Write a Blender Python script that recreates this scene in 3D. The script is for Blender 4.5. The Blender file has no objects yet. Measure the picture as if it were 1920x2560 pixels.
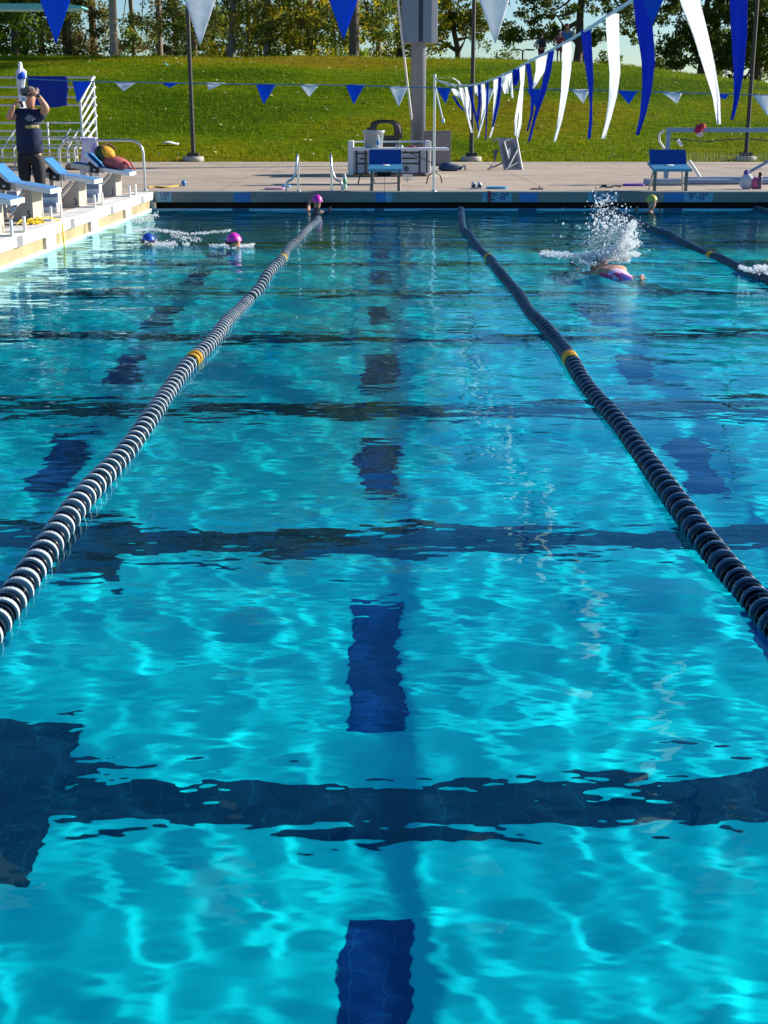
import bpy, bmesh, math, random
import numpy as np
from mathutils import Vector, Matrix, Euler

# ------------------------------------------------------------------ camera, sky, sun, exposure
sc = bpy.context.scene
R = math.radians
F, HOR, H = 3344.0, 295.0, 1.588          # focal length in photo pixels, horizon row, eye height over the water
TH = math.atan((1280 - HOR) / F)
cam_d = bpy.data.cameras.new('camera')
cam = bpy.data.objects.new('camera', cam_d); sc.collection.objects.link(cam)
cam.location = (0, 0, H); cam.rotation_euler = (math.pi / 2 - TH, 0, 0)
cam_d.sensor_fit = 'VERTICAL'; cam_d.sensor_height = 36; cam_d.lens = F / 2560 * 36
cam_d.clip_start = .05; cam_d.clip_end = 4000
sc.camera = cam

SE, SA = 22.5, 71.0                        # sun elevation, azimuth clockwise from +Y
w = bpy.data.worlds.new('World'); sc.world = w; w.use_nodes = True
_nt = w.node_tree; _sky = _nt.nodes.new('ShaderNodeTexSky')
_sky.sky_type = 'NISHITA'; _sky.sun_disc = False; _sky.ozone_density = 2.5; _sky.dust_density = .4; _sky.air_density = 1.0
_sky.sun_elevation = R(SE); _sky.sun_rotation = R(SA)
_hs = _nt.nodes.new('ShaderNodeHueSaturation'); _hs.inputs['Saturation'].default_value = 1.35
_tn = _nt.nodes.new('ShaderNodeMix'); _tn.data_type = 'RGBA'; _tn.blend_type = 'MULTIPLY'; _tn.inputs['Factor'].default_value = 1; _tn.inputs['B'].default_value = (.84, .96, 1.12, 1)
_nt.links.new(_sky.outputs[0], _hs.inputs['Color']); _nt.links.new(_hs.outputs[0], _tn.inputs['A']); _nt.links.new(_tn.outputs['Result'], _nt.nodes['Background'].inputs[0])
_nt.nodes['Background'].inputs[1].default_value = .075
sun_d = bpy.data.lights.new('sun', 'SUN'); sun_d.energy = 5.0; sun_d.angle = R(1.3); sun_d.color = (1, .93, .80)
sun = bpy.data.objects.new('sun', sun_d); sc.collection.objects.link(sun)
SUNV = Vector((math.sin(R(SA)) * math.cos(R(SE)), math.cos(R(SA)) * math.cos(R(SE)), math.sin(R(SE))))
sun.rotation_euler = SUNV.to_track_quat('Z', 'Y').to_euler()
sun_d.cycles.is_caustics_light = True
sc.view_settings.view_transform = 'Standard'; sc.view_settings.look = 'None'
sc.view_settings.exposure = 0.85; sc.view_settings.gamma = 1.0
cy = sc.cycles
cy.use_denoising = True; cy.max_bounces = 8; cy.transmission_bounces = 6; cy.transparent_max_bounces = 8
cy.sample_clamp_indirect = 5

rnd = random.Random(7)
rng = np.random.default_rng(11)

# ------------------------------------------------------------------ helpers
CT, ST = math.cos(TH), math.sin(TH)
def _ray(px, py):
    u = 1280 - py
    return Vector((px - 960, F * CT + u * ST, -F * ST + u * CT))
def P(px, py, Y):                          # point of the photo's ray at distance Y
    d = _ray(px, py); t = Y / d.y
    return Vector((d.x * t, Y, H + d.z * t))
def G(px, py, z):                          # point of the photo's ray on the level plane z
    d = _ray(px, py); t = (z - H) / d.z
    return Vector((d.x * t, d.y * t, z))

def _noise_color(nt, b, cols, scale, detail=5, rough=.6, stretch=(1, 1, 1), contrast=(.3, .7)):
    tc = nt.nodes.new('ShaderNodeTexCoord'); mp = nt.nodes.new('ShaderNodeMapping')
    mp.inputs['Scale'].default_value = stretch
    nz = nt.nodes.new('ShaderNodeTexNoise'); nz.inputs['Scale'].default_value = scale
    nz.inputs['Detail'].default_value = detail; nz.inputs['Roughness'].default_value = rough
    cr = nt.nodes.new('ShaderNodeValToRGB'); e = cr.color_ramp.elements
    n = len(cols)
    e[0].position = contrast[0]; e[1].position = contrast[1]
    e[0].color = (*cols[0], 1); e[1].color = (*cols[-1], 1)
    for i in range(1, n - 1):
        q = cr.color_ramp.elements.new(contrast[0] + (contrast[1] - contrast[0]) * i / (n - 1)); q.color = (*cols[i], 1)
    nt.links.new(tc.outputs['Object'], mp.inputs[0]); nt.links.new(mp.outputs[0], nz.inputs['Vector'])
    nt.links.new(nz.outputs['Fac'], cr.inputs[0])
    return cr, nz, mp

_M = {}
def M(name, col=(.5, .5, .5), rough=.6, metal=0.0, var=.12, scale=6.0, bump=0.0, bscale=40.0, spec=.5, trans=0.0):
    if name in _M: return _M[name]
    m = bpy.data.materials.new(name); m.use_nodes = True
    nt = m.node_tree; b = nt.nodes['Principled BSDF']
    lo = tuple(max(0, c * (1 - var)) for c in col); hi = tuple(min(1, c * (1 + var)) for c in col)
    cr, nz, mp = _noise_color(nt, b, [lo, hi], scale)
    nt.links.new(cr.outputs[0], b.inputs['Base Color'])
    b.inputs['Roughness'].default_value = rough; b.inputs['Metallic'].default_value = metal
    b.inputs['Specular IOR Level'].default_value = spec
    if trans: b.inputs['Transmission Weight'].default_value = trans
    if bump:
        n2 = nt.nodes.new('ShaderNodeTexNoise'); n2.inputs['Scale'].default_value = bscale; n2.inputs['Detail'].default_value = 6
        nt.links.new(mp.outputs[0], n2.inputs['Vector'])
        bp = nt.nodes.new('ShaderNodeBump'); bp.inputs['Strength'].default_value = bump; bp.inputs['Distance'].default_value = .01
        nt.links.new(n2.outputs['Fac'], bp.inputs['Height']); nt.links.new(bp.outputs[0], b.inputs['Normal'])
    _M[name] = m
    return m

def cloth(name, col, translucent=.35, var=.08):
    if name in _M: return _M[name]
    m = bpy.data.materials.new(name); m.use_nodes = True; nt = m.node_tree
    b = nt.nodes['Principled BSDF']; b.inputs['Roughness'].default_value = .75; b.inputs['Specular IOR Level'].default_value = .25
    lo = tuple(c * (1 - var) for c in col); hi = tuple(min(1, c * (1 + var)) for c in col)
    cr, nz, mp = _noise_color(nt, b, [lo, hi], 25)
    tr = nt.nodes.new('ShaderNodeBsdfTranslucent'); mx = nt.nodes.new('ShaderNodeMixShader'); mx.inputs[0].default_value = translucent
    nt.links.new(cr.outputs[0], b.inputs['Base Color']); nt.links.new(cr.outputs[0], tr.inputs[0])
    nt.links.new(b.outputs[0], mx.inputs[1]); nt.links.new(tr.outputs[0], mx.inputs[2])
    nt.links.new(mx.outputs[0], nt.nodes['Material Output'].inputs[0])
    _M[name] = m
    return m

def leafmat(name, col, col2, translucent=.4):
    if name in _M: return _M[name]
    m = bpy.data.materials.new(name); m.use_nodes = True; nt = m.node_tree
    b = nt.nodes['Principled BSDF']; b.inputs['Roughness'].default_value = .6; b.inputs['Specular IOR Level'].default_value = .1; translucent = min(.6, translucent + .1)
    cr, nz, mp = _noise_color(nt, b, [col, col2], .9, detail=3)
    tr = nt.nodes.new('ShaderNodeBsdfTranslucent'); mx = nt.nodes.new('ShaderNodeMixShader'); mx.inputs[0].default_value = translucent
    nt.links.new(cr.outputs[0], b.inputs['Base Color']); nt.links.new(cr.outputs[0], tr.inputs[0])
    nt.links.new(b.outputs[0], mx.inputs[1]); nt.links.new(tr.outputs[0], mx.inputs[2])
    nt.links.new(mx.outputs[0], nt.nodes['Material Output'].inputs[0])
    _M[name] = m
    return m

class MB:
    def __init__(s): s.v = []; s.f = []; s.mi = []; s.sm = []; s.cur = 0; s.smooth = False
    def add(s, vs, fs, smooth=None, mi=None):
        o = len(s.v); s.v += [tuple(q) for q in vs]
        sm = s.smooth if smooth is None else smooth
        for f in fs:
            s.f.append(tuple(i + o for i in f)); s.mi.append(s.cur if mi is None else mi); s.sm.append(sm)
        return s
    def box(s, c, size, rot=None, mi=None, bev=0.0):
        hx, hy, hz = size[0] / 2, size[1] / 2, size[2] / 2
        if bev <= 0:
            vs = [Vector((x, y, z)) for z in (-hz, hz) for y in (-hy, hy) for x in (-hx, hx)]
            fs = [(0, 2, 3, 1), (4, 5, 7, 6), (0, 1, 5, 4), (2, 6, 7, 3), (0, 4, 6, 2), (1, 3, 7, 5)]
        else:
            bm = bmesh.new(); bmesh.ops.create_cube(bm, size=1)
            for v in bm.verts: v.co = Vector((v.co.x * size[0], v.co.y * size[1], v.co.z * size[2]))
            bmesh.ops.bevel(bm, geom=list(bm.edges), offset=bev, segments=2, affect='EDGES', profile=.6)
            vs = [v.co.copy() for v in bm.verts]; bm.verts.index_update()
            fs = [tuple(v.index for v in f.verts) for f in bm.faces]; bm.free()
        if rot is not None:
            rm = rot if isinstance(rot, Matrix) else Euler(rot).to_matrix()
            vs = [rm @ v for v in vs]
        c = Vector(c)
        return s.add([v + c for v in vs], fs, False, mi)
    def bx(s, a, b, mi=None, bev=0.0):      # box from two corners
        a = Vector(a); b = Vector(b)
        return s.box((a + b) / 2, [abs(b[i] - a[i]) for i in range(3)], None, mi, bev)
    def tube(s, pts, r, n=10, mi=None, cap=True, closed=False):
        pts = [Vector(p) for p in pts]; m = len(pts)
        rs = r if isinstance(r, (list, tuple)) else [r] * m
        vs = []; ref = None
        for i, p in enumerate(pts):
            a = pts[i - 1] if i > 0 else (pts[-1] if closed else p); b = pts[i + 1] if i < m - 1 else (pts[0] if closed else p)
            t = (b - a).normalized()
            if ref is None:
                ref = Vector((0, 0, 1)) if abs(t.z) < .9 else Vector((1, 0, 0))
            x = (ref - t * ref.dot(t)).normalized(); y = t.cross(x); ref = x
            for k in range(n):
                q = 2 * math.pi * k / n
                vs.append(p + (x * math.cos(q) + y * math.sin(q)) * rs[i])
        fs = []
        for i in range(m if closed else m - 1):
            j = (i + 1) % m
            for k in range(n):
                k2 = (k + 1) % n
                fs.append((i * n + k, i * n + k2, j * n + k2, j * n + k))
        s.add(vs, fs, True, mi)
        if cap and not closed:
            s.add(vs[:n], [tuple(range(n - 1, -1, -1))], False, mi); s.add(vs[-n:], [tuple(range(n))], False, mi)
        return s
    def lathe(s, prof, c=(0, 0, 0), n=20, mi=None, rot=None, sy=1.0, smooth=True):
        c = Vector(c); vs = []
        rm = Euler(rot).to_matrix() if rot else None
        for (r, z) in prof:
            for k in range(n):
                q = 2 * math.pi * k / n
                v = Vector((r * math.cos(q), r * math.sin(q) * sy, z))
                vs.append((rm @ v if rm else v) + c)
        fs = []
        for i in range(len(prof) - 1):
            for k in range(n):
                k2 = (k + 1) % n
                fs.append((i * n + k, i * n + k2, (i + 1) * n + k2, (i + 1) * n + k))
        if prof[0][0] > 1e-5: fs.append(tuple(range(n - 1, -1, -1)))
        if prof[-1][0] > 1e-5: fs.append(tuple((len(prof) - 1) * n + k for k in range(n)))
        return s.add(vs, fs, smooth, mi)
    def ball(s, c, r, n=14, mi=None, rot=None, lump=0.0):
        rx, ry, rz = r if isinstance(r, (tuple, list)) else (r, r, r)
        rm = Euler(rot).to_matrix() if rot else None
        vs = []; m = n // 2 + 1; c = Vector(c)
        for i in range(m + 1):
            a = math.pi * i / m
            for k in range(n):
                q = 2 * math.pi * k / n
                l = 1 + lump * math.sin(3.1 * q + 2.3 * a * 2) * math.sin(a)
                v = Vector((rx * l * math.sin(a) * math.cos(q), ry * l * math.sin(a) * math.sin(q), -rz * math.cos(a)))
                vs.append((rm @ v if rm else v) + c)
        fs = []
        for i in range(m):
            for k in range(n):
                k2 = (k + 1) % n
                fs.append((i * n + k, i * n + k2, (i + 1) * n + k2, (i + 1) * n + k))
        return s.add(vs, fs, True, mi)
    def prism(s, poly, a, b, axis='y', mi=None):   # polygon (u,v) swept between a and b along an axis
        def mk(u, v, t):
            return {'y': (u, t, v), 'x': (t, u, v), 'z': (u, v, t)}[axis]
        n = len(poly)
        vs = [mk(u, v, a) for u, v in poly] + [mk(u, v, b) for u, v in poly]
        fs = [tuple(range(n)), tuple(range(2 * n - 1, n - 1, -1))] + [(i, i + n, (i + 1) % n + n, (i + 1) % n) for i in range(n)]
        return s.add(vs, fs, False, mi)
    def grid(s, fn, nu, nv, thick=0.0, mi=None, smooth=True):  # fn(u,v)->Vector, a sheet with optional thickness
        vs = [Vector(fn(i / nu, j / nv)) for j in range(nv + 1) for i in range(nu + 1)]
        fs = [(j * (nu + 1) + i, j * (nu + 1) + i + 1, (j + 1) * (nu + 1) + i + 1, (j + 1) * (nu + 1) + i) for j in range(nv) for i in range(nu)]
        if thick:
            bm = bmesh.new(); bv = [bm.verts.new(v) for v in vs]
            for f in fs: bm.faces.new([bv[i] for i in f])
            bm.normal_update()
            bmesh.ops.solidify(bm, geom=list(bm.faces), thickness=thick)
            bm.verts.index_update()
            vs = [v.co.copy() for v in bm.verts]; fs = [tuple(v.index for v in f.verts) for f in bm.faces]; bm.free()
        return s.add(vs, fs, smooth, mi)
    def build(s, name, mats, parent=None, world=True, label=None, fix=True):
        me = bpy.data.meshes.new(name)
        vs = s.v
        if parent is not None and world:
            l = parent.location
            vs = [(v[0] - l.x, v[1] - l.y, v[2] - l.z) for v in vs]
        me.from_pydata([tuple(v) for v in vs], [], s.f)
        for m in (mats if isinstance(mats, (list, tuple)) else [mats]): me.materials.append(m)
        me.polygons.foreach_set('material_index', s.mi); me.polygons.foreach_set('use_smooth', s.sm)
        if fix:
            bm = bmesh.new(); bm.from_mesh(me); bmesh.ops.recalc_face_normals(bm, faces=bm.faces); bm.to_mesh(me); bm.free()
        me.update()
        o = bpy.data.objects.new(name, me); sc.collection.objects.link(o)
        if parent is not None: o.parent = parent
        if label: o['label'] = label
        return o

def tag(o, label=None, cat=None, group=None, kind=None):
    if label: o['label'] = label
    if cat: o['category'] = cat
    if group: o['group'] = group
    if kind: o['kind'] = kind
    return o
def thing(name, loc, label, cat, group=None, rz=0.0):
    o = bpy.data.objects.new(name, None); sc.collection.objects.link(o); o.empty_display_size = .2
    o.location = loc; o.rotation_euler = (0, 0, rz)
    return tag(o, label, cat, group)
def dup(root, loc, label, group=None, rz=None):
    r = root.copy(); sc.collection.objects.link(r); r.location = loc; r['label'] = label
    if rz is not None: r.rotation_euler = (0, 0, rz)
    if group: r['group'] = group
    for ch in list(root.children):
        c = ch.copy(); sc.collection.objects.link(c); c.parent = r
        for g in list(ch.children):
            d = g.copy(); sc.collection.objects.link(d); d.parent = c
    return r
def npmesh(name, V, Q, mats, mi=None, smooth=True):
    me = bpy.data.meshes.new(name); k = Q.shape[1]
    me.vertices.add(len(V)); me.vertices.foreach_set('co', np.ascontiguousarray(V, dtype=np.float32).ravel())
    me.loops.add(Q.size); me.loops.foreach_set('vertex_index', Q.ravel().astype(np.int32))
    me.polygons.add(len(Q)); me.polygons.foreach_set('loop_start', np.arange(0, Q.size, k, dtype=np.int32))
    me.polygons.foreach_set('use_smooth', np.full(len(Q), smooth))
    for m in (mats if isinstance(mats, (list, tuple)) else [mats]): me.materials.append(m)
    if mi is not None: me.polygons.foreach_set('material_index', mi.astype(np.int32))
    me.update(); me.validate()
    return me
def text_into(mb, s, size, at, mi=None, rot=(R(90), 0, 0), ext=.003, center=True, sx=1.0):
    cu = bpy.data.curves.new('t', 'FONT'); cu.body = s; cu.size = size; cu.extrude = ext
    if center: cu.align_x = 'CENTER'; cu.align_y = 'CENTER'
    cu.offset = size * .018
    o = bpy.data.objects.new('t', cu); sc.collection.objects.link(o)
    dg = bpy.context.evaluated_depsgraph_get(); me = bpy.data.meshes.new_from_object(o.evaluated_get(dg))
    rm = Euler(rot).to_matrix(); at = Vector(at)
    mb.add([rm @ Vector((v.co.x * sx, v.co.y, v.co.z)) + at for v in me.vertices], [tuple(p.vertices) for p in me.polygons], False, mi)
    bpy.data.objects.remove(o); bpy.data.curves.remove(cu); bpy.data.meshes.remove(me)
def skin_into(mb, verts, edges, mi=None, sub=2, root=0):
    """verts: list of (co, radius) or (co,(rx,ry)); grows one continuous tapered surface."""
    me = bpy.data.meshes.new('s'); me.from_pydata([tuple(v[0]) for v in verts], edges, [])
    o = bpy.data.objects.new('s', me); sc.collection.objects.link(o)
    o.modifiers.new('k', 'SKIN')
    if not me.skin_vertices: me.skin_vertices.new()
    for i, sv in enumerate(me.skin_vertices[0].data):
        r = verts[i][1]; sv.radius = r if isinstance(r, (tuple, list)) else (r, r); sv.use_root = (i == root)
    mo = o.modifiers.new('u', 'SUBSURF'); mo.levels = sub; mo.render_levels = sub
    dg = bpy.context.evaluated_depsgraph_get(); m2 = bpy.data.meshes.new_from_object(o.evaluated_get(dg))
    mb.add([v.co.copy() for v in m2.vertices], [tuple(p.vertices) for p in m2.polygons], True, mi)
    bpy.data.objects.remove(o); bpy.data.meshes.remove(me); bpy.data.meshes.remove(m2)

# ------------------------------------------------------------------ materials
wht = M('white_paint', (.78, .78, .76), .45, var=.05)
steel = M('stainless_steel', (.62, .62, .62), .28, .9, var=.08)
galv = M('galvanised_steel', (.55, .58, .6), .4, .6, var=.12)
black = M('black_plastic', (.012, .013, .016), .35)
blackpaint = M('dark_bronze_paint', (.025, .022, .02), .5)
bluecl = cloth('blue_pennant_cloth', (.012, .13, .75), .4)
bluecl2 = cloth('royal_blue_cloth', (.008, .05, .52), .4)
whitecl = cloth('white_pennant_cloth', (.86, .86, .88), .45)
skin = M('skin', (.52, .26, .17), .55, var=.06, scale=20)
skin2 = M('tanned_skin', (.42, .2, .12), .55, var=.06, scale=20)
concb = M('footing_concrete', (.38, .35, .31), .9, var=.2, bump=.4)

XL, YF, D = -4.16, 24.7, -4.05             # left pool wall, far pool wall, pool floor
XR, YN = 21.0, .35
DECK = .31

def deck_mat():
    m = bpy.data.materials.new('concrete_deck'); m.use_nodes = True; nt = m.node_tree; b = nt.nodes['Principled BSDF']
    cr, nz, mp = _noise_color(nt, b, [(.30, .225, .16), (.42, .33, .25), (.49, .40, .31)], .55, detail=9, rough=.72, stretch=(.6, 1, 1), contrast=(.3, .68))
    geo = nt.nodes.new('ShaderNodeNewGeometry'); sp = nt.nodes.new('ShaderNodeSeparateXYZ'); nt.links.new(geo.outputs['Position'], sp.inputs[0])
    last = None
    for ax, per, wd in ((0, 3.05, .006), (1, 3.05, .010)):
        a = nt.nodes.new('ShaderNodeMath'); a.operation = 'DIVIDE'; a.inputs[1].default_value = per; nt.links.new(sp.outputs[ax], a.inputs[0])
        f = nt.nodes.new('ShaderNodeMath'); f.operation = 'FRACT'; nt.links.new(a.outputs[0], f.inputs[0])
        g = nt.nodes.new('ShaderNodeMath'); g.operation = 'LESS_THAN'; g.inputs[1].default_value = wd; nt.links.new(f.outputs[0], g.inputs[0])
        if last:
            mx = nt.nodes.new('ShaderNodeMath'); mx.operation = 'MAXIMUM'; nt.links.new(last.outputs[0], mx.inputs[0]); nt.links.new(g.outputs[0], mx.inputs[1]); last = mx
        else: last = g
    mix = nt.nodes.new('ShaderNodeMix'); mix.data_type = 'RGBA'
    nt.links.new(last.outputs[0], mix.inputs['Factor']); nt.links.new(cr.outputs[0], mix.inputs['A']); mix.inputs['B'].default_value = (.14, .11, .085, 1)
    n3 = nt.nodes.new('ShaderNodeTexNoise'); n3.inputs['Scale'].default_value = .9; n3.inputs['Detail'].default_value = 7; n3.inputs['Roughness'].default_value = .65; nt.links.new(geo.outputs['Position'], n3.inputs['Vector'])
    r3 = nt.nodes.new('ShaderNodeValToRGB'); r3.color_ramp.elements[0].position = .56; r3.color_ramp.elements[0].color = (1, 1, 1, 1); r3.color_ramp.elements[1].position = .70; r3.color_ramp.elements[1].color = (.55, .52, .5, 1)
    mx3 = nt.nodes.new('ShaderNodeMix'); mx3.data_type = 'RGBA'; mx3.blend_type = 'MULTIPLY'; mx3.inputs['Factor'].default_value = 1
    nt.links.new(n3.outputs['Fac'], r3.inputs[0]); nt.links.new(mix.outputs['Result'], mx3.inputs['A']); nt.links.new(r3.outputs[0], mx3.inputs['B'])
    nt.links.new(mx3.outputs['Result'], b.inputs['Base Color']); b.inputs['Roughness'].default_value = .85
    n2 = nt.nodes.new('ShaderNodeTexNoise'); n2.inputs['Scale'].default_value = 60; nt.links.new(mp.outputs[0], n2.inputs['Vector'])
    bp = nt.nodes.new('ShaderNodeBump'); bp.inputs['Strength'].default_value = .25; bp.inputs['Distance'].default_value = .01
    nt.links.new(n2.outputs['Fac'], bp.inputs['Height']); nt.links.new(bp.outputs[0], b.inputs['Normal'])
    return m
deckm = deck_mat()

def grass_mat():
    m = bpy.data.materials.new('lawn'); m.use_nodes = True; nt = m.node_tree; b = nt.nodes['Principled BSDF']
    cr, nz, mp = _noise_color(nt, b, [(.06, .125, .001), (.125, .20, .001), (.21, .215, .002), (.25, .18, .010)], .16, detail=4, rough=.55, stretch=(.5, 1, 1), contrast=(.38, .68))
    n2 = nt.nodes.new('ShaderNodeTexNoise'); n2.inputs['Scale'].default_value = 5.5; n2.inputs['Detail'].default_value = 8; n2.inputs['Roughness'].default_value = .75
    nt.links.new(mp.outputs[0], n2.inputs['Vector'])
    r2 = nt.nodes.new('ShaderNodeValToRGB'); r2.color_ramp.elements[0].position = .3; r2.color_ramp.elements[0].color = (.22, .28, .2, 1)
    r2.color_ramp.elements[1].position = .7; r2.color_ramp.elements[1].color = (1.35, 1.28, 1.1, 1)
    nt.links.new(n2.outputs['Fac'], r2.inputs[0])
    mix = nt.nodes.new('ShaderNodeMix'); mix.data_type = 'RGBA'; mix.blend_type = 'MULTIPLY'; mix.inputs['Factor'].default_value = 1
    nt.links.new(cr.outputs[0], mix.inputs['A']); nt.links.new(r2.outputs[0], mix.inputs['B'])
    nt.links.new(mix.outputs['Result'], b.inputs['Base Color']); b.inputs['Roughness'].default_value = .95; b.inputs['Specular IOR Level'].default_value = .03
    bp = nt.nodes.new('ShaderNodeBump'); bp.inputs['Strength'].default_value = .9; bp.inputs['Distance'].default_value = .12
    nt.links.new(n2.outputs['Fac'], bp.inputs['Height']); nt.links.new(bp.outputs[0], b.inputs['Normal'])
    return m
grassm = grass_mat()

# ------------------------------------------------------------------ hill and ground
_crest = [(0, 142), (450, 142), (640, 143), (1000, 145), (1280, 150), (1400, 156), (1550, 167), (1700, 183), (1800, 196), (1920, 212)]
_cx = [P(px, py, 66).x for px, py in _crest]; _cz = [P(px, py, 66).z for px, py in _crest]
def hill_h(x, y):
    cz = np.interp(x, _cx + [60.0], _cz + [.9])
    t = np.clip((y - 42.0) / 24.0, 0, 1)
    s = np.sin(t * math.pi / 2 * .98) * .35 + (t * t * (3 - 2 * t)) * .65
    z = DECK - .02 + (cz - DECK + .02) * s
    back = np.clip((y - 68) / 60.0, 0, 1)
    z = z - back * back * (cz + 2.0)
    return z + .06 * np.sin(x * .7 + y * .3) * np.sin(y * .55 - x * .2) * np.clip((y - 42) / 4, 0, 1)
hx = np.concatenate([np.linspace(-1500, -70, 12), np.linspace(-65, 65, 131), np.linspace(70, 1500, 12)])
hy = np.concatenate([np.linspace(42, 70, 60), np.linspace(71, 140, 30), np.linspace(160, 2500, 8)])
HX, HY = np.meshgrid(hx, hy); HZ = hill_h(HX, HY)
_i = np.arange(HX.size).reshape(HX.shape)
_q = np.stack([_i[:-1, :-1], _i[:-1, 1:], _i[1:, 1:], _i[1:, :-1]], -1).reshape(-1, 4)
hill = bpy.data.objects.new('grass_hill', npmesh('grass_hill', np.stack([HX, HY, HZ], -1).reshape(-1, 3), _q, grassm)); sc.collection.objects.link(hill)
tag(hill, kind='structure')

# ------------------------------------------------------------------ deck
mb = MB()
def sheet(x0, y0, x1, y1, z): mb.add([(x0, y0, z), (x1, y0, z), (x1, y1, z), (x0, y1, z)], [(0, 1, 2, 3)])
sheet(-60, 25.1, 60, 42, DECK); sheet(-60, -25, -4.56, 25.1, DECK); sheet(-4.56, -25, 60, YN - .4, DECK); sheet(XR + .4, YN - .4, 60, 25.1, DECK)
mb.add([(-60, 42, DECK), (60, 42, DECK), (60, 42, DECK - .2), (-60, 42, DECK - .2)], [(0, 1, 2, 3)])
tag(mb.build('pool_deck', deckm, fix=False), kind='structure')

# ------------------------------------------------------------------ pool basin
def plaster():
    m = bpy.data.materials.new('pool_plaster'); m.use_nodes = True; nt = m.node_tree; b = nt.nodes['Principled BSDF']
    cr, nz, mp = _noise_color(nt, b, [(.002, .66, .72), (.003, .80, .80)], .8, detail=6, contrast=(.35, .65))
    nt.links.new(cr.outputs[0], b.inputs['Base Color']); b.inputs['Roughness'].default_value = .8; b.inputs['Specular IOR Level'].default_value = .1
    return m
plasterm = plaster()
def tile_mat(name, col, grout, size):
    m = bpy.data.materials.new(name); m.use_nodes = True; nt = m.node_tree; b = nt.nodes['Principled BSDF']
    tc = nt.nodes.new('ShaderNodeTexCoord'); br = nt.nodes.new('ShaderNodeTexBrick')
    br.offset = 0; br.inputs['Scale'].default_value = 1; br.inputs['Mortar Size'].default_value = size * .02
    br.inputs['Brick Width'].default_value = size; br.inputs['Row Height'].default_value = size
    br.inputs['Color1'].default_value = (*col, 1); br.inputs['Color2'].default_value = (*[c * .8 for c in col], 1); br.inputs['Mortar'].default_value = (*grout, 1)
    nt.links.new(tc.outputs['Object'], br.inputs['Vector']); nt.links.new(br.outputs[0], b.inputs['Base Color']); b.inputs['Roughness'].default_value = .35
    return m
tilem = tile_mat('lane_line_tile', (.002, .036, .20), (.008, .08, .26), .15)
tiled = tile_mat('cross_line_tile', (.001, .035, .075), (.004, .09, .13), .15)
mb = MB()
mb.add([(XL - .3, YN - .3, D), (XR + .3, YN - .3, D), (XR + .3, YF + .3, D), (XL - .3, YF + .3, D)], [(0, 1, 2, 3)])
def mark(x0, y0, x1, y1, dz, mi): mb.add([(x0, y0, D + dz), (x1, y0, D + dz), (x1, y1, D + dz), (x0, y1, D + dz)], [(0, 1, 2, 3)], mi=mi)
for k in range(-2, 7):
    y = 6.37 + 2.7 * k
    if y > .6: mark(XL, y - .21, XR, y + .21, .004, 2)
    for X in (-2.58, -.04, 2.5, 5.04, 7.6, 10.1, 12.6, 15.1):
        if y - 2.0 > .5: mark(X - .155, y - 2.0, X + .155, y - .70, .006, 1)
mark(-2.6, 5.8, -1.74, 7.05, .008, 2); mark(-2.25, 8.5, -1.80, 9.4, .008, 2)
pf = tag(mb.build('pool_floor', [plasterm, tilem, tiled], fix=False), kind='structure')
pf.cycles.is_caustics_receiver = True

wallm = M('pool_wall_plaster', (.03, .38, .52), .8, var=.1)
lipm = M('gutter_lip_tile', (.34, .62, .74), .4, var=.12)
copm = M('coping_concrete', (.20, .22, .20), .85, var=.16, scale=1.4, bump=.25)
copw = M('white_coping', (.74, .70, .64), .8, var=.07, scale=3, bump=.2)
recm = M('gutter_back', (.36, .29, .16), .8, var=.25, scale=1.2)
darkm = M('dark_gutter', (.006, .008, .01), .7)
# far wall: plaster below, lip at the waterline, open dark gutter, coping on top
mb = MB()
mb.bx((XL, YF, D), (XR, YF + .35, -.05), mi=0)
mb.bx((XL, YF - .015, -.05), (XR, YF + .10, .018), mi=1, bev=.008)
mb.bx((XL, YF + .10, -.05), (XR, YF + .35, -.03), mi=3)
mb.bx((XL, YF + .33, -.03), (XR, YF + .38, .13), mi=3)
mb.bx((XL - .4, YF - .012, .13), (XR, YF + .405, DECK + .006), mi=2, bev=.012)
tag(mb.build('pool_wall', [wallm, lipm, copm, darkm]), kind='structure').cycles.is_caustics_receiver = True
# near and right walls (behind / beside the camera)
mb = MB()
mb.bx((XL, YN - .4, D), (XR, YN, DECK + .006), mi=0, bev=0)
mb.bx((XR, YN - .4, D), (XR + .4, YF + .4, DECK + .006), mi=0)
tag(mb.build('pool_wall', [wallm]), kind='structure').cycles.is_caustics_receiver = True
# left wall: white bulkhead with recessed gutter windows
def yw(px): return (F * -XL / (965 - px) + .40) / CT * 1.0     # distance along the left wall for a photo column
mb = MB()
mb.bx((XL - .4, YN - .4, D), (XL, YF + .1, -.02), mi=0)
mb.bx((XL - .4, YN - .4, .035 - .055), (XL + .004, YF, .035), mi=1)            # lip
mb.bx((XL - .4, YN - .4, .18), (XL + .012, YF - .014, DECK + .006), mi=1, bev=.014)
Y0 = yw(197); step = yw(291) - yw(197); n = 0
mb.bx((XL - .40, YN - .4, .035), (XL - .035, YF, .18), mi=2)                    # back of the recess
wins = []
ye = yw(366)
for k in range(9):
    a = ye - k * step - 2.10 * step / 2.57; b = ye - k * step
    wins.append((a, b))
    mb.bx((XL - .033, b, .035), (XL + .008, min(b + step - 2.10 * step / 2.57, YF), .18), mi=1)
tag(mb.build('pool_wall', [wallm, copw, recm]), kind='structure').cycles.is_caustics_receiver = True
grey = M('grey_tile', (.22, .22, .24), .5)
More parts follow.
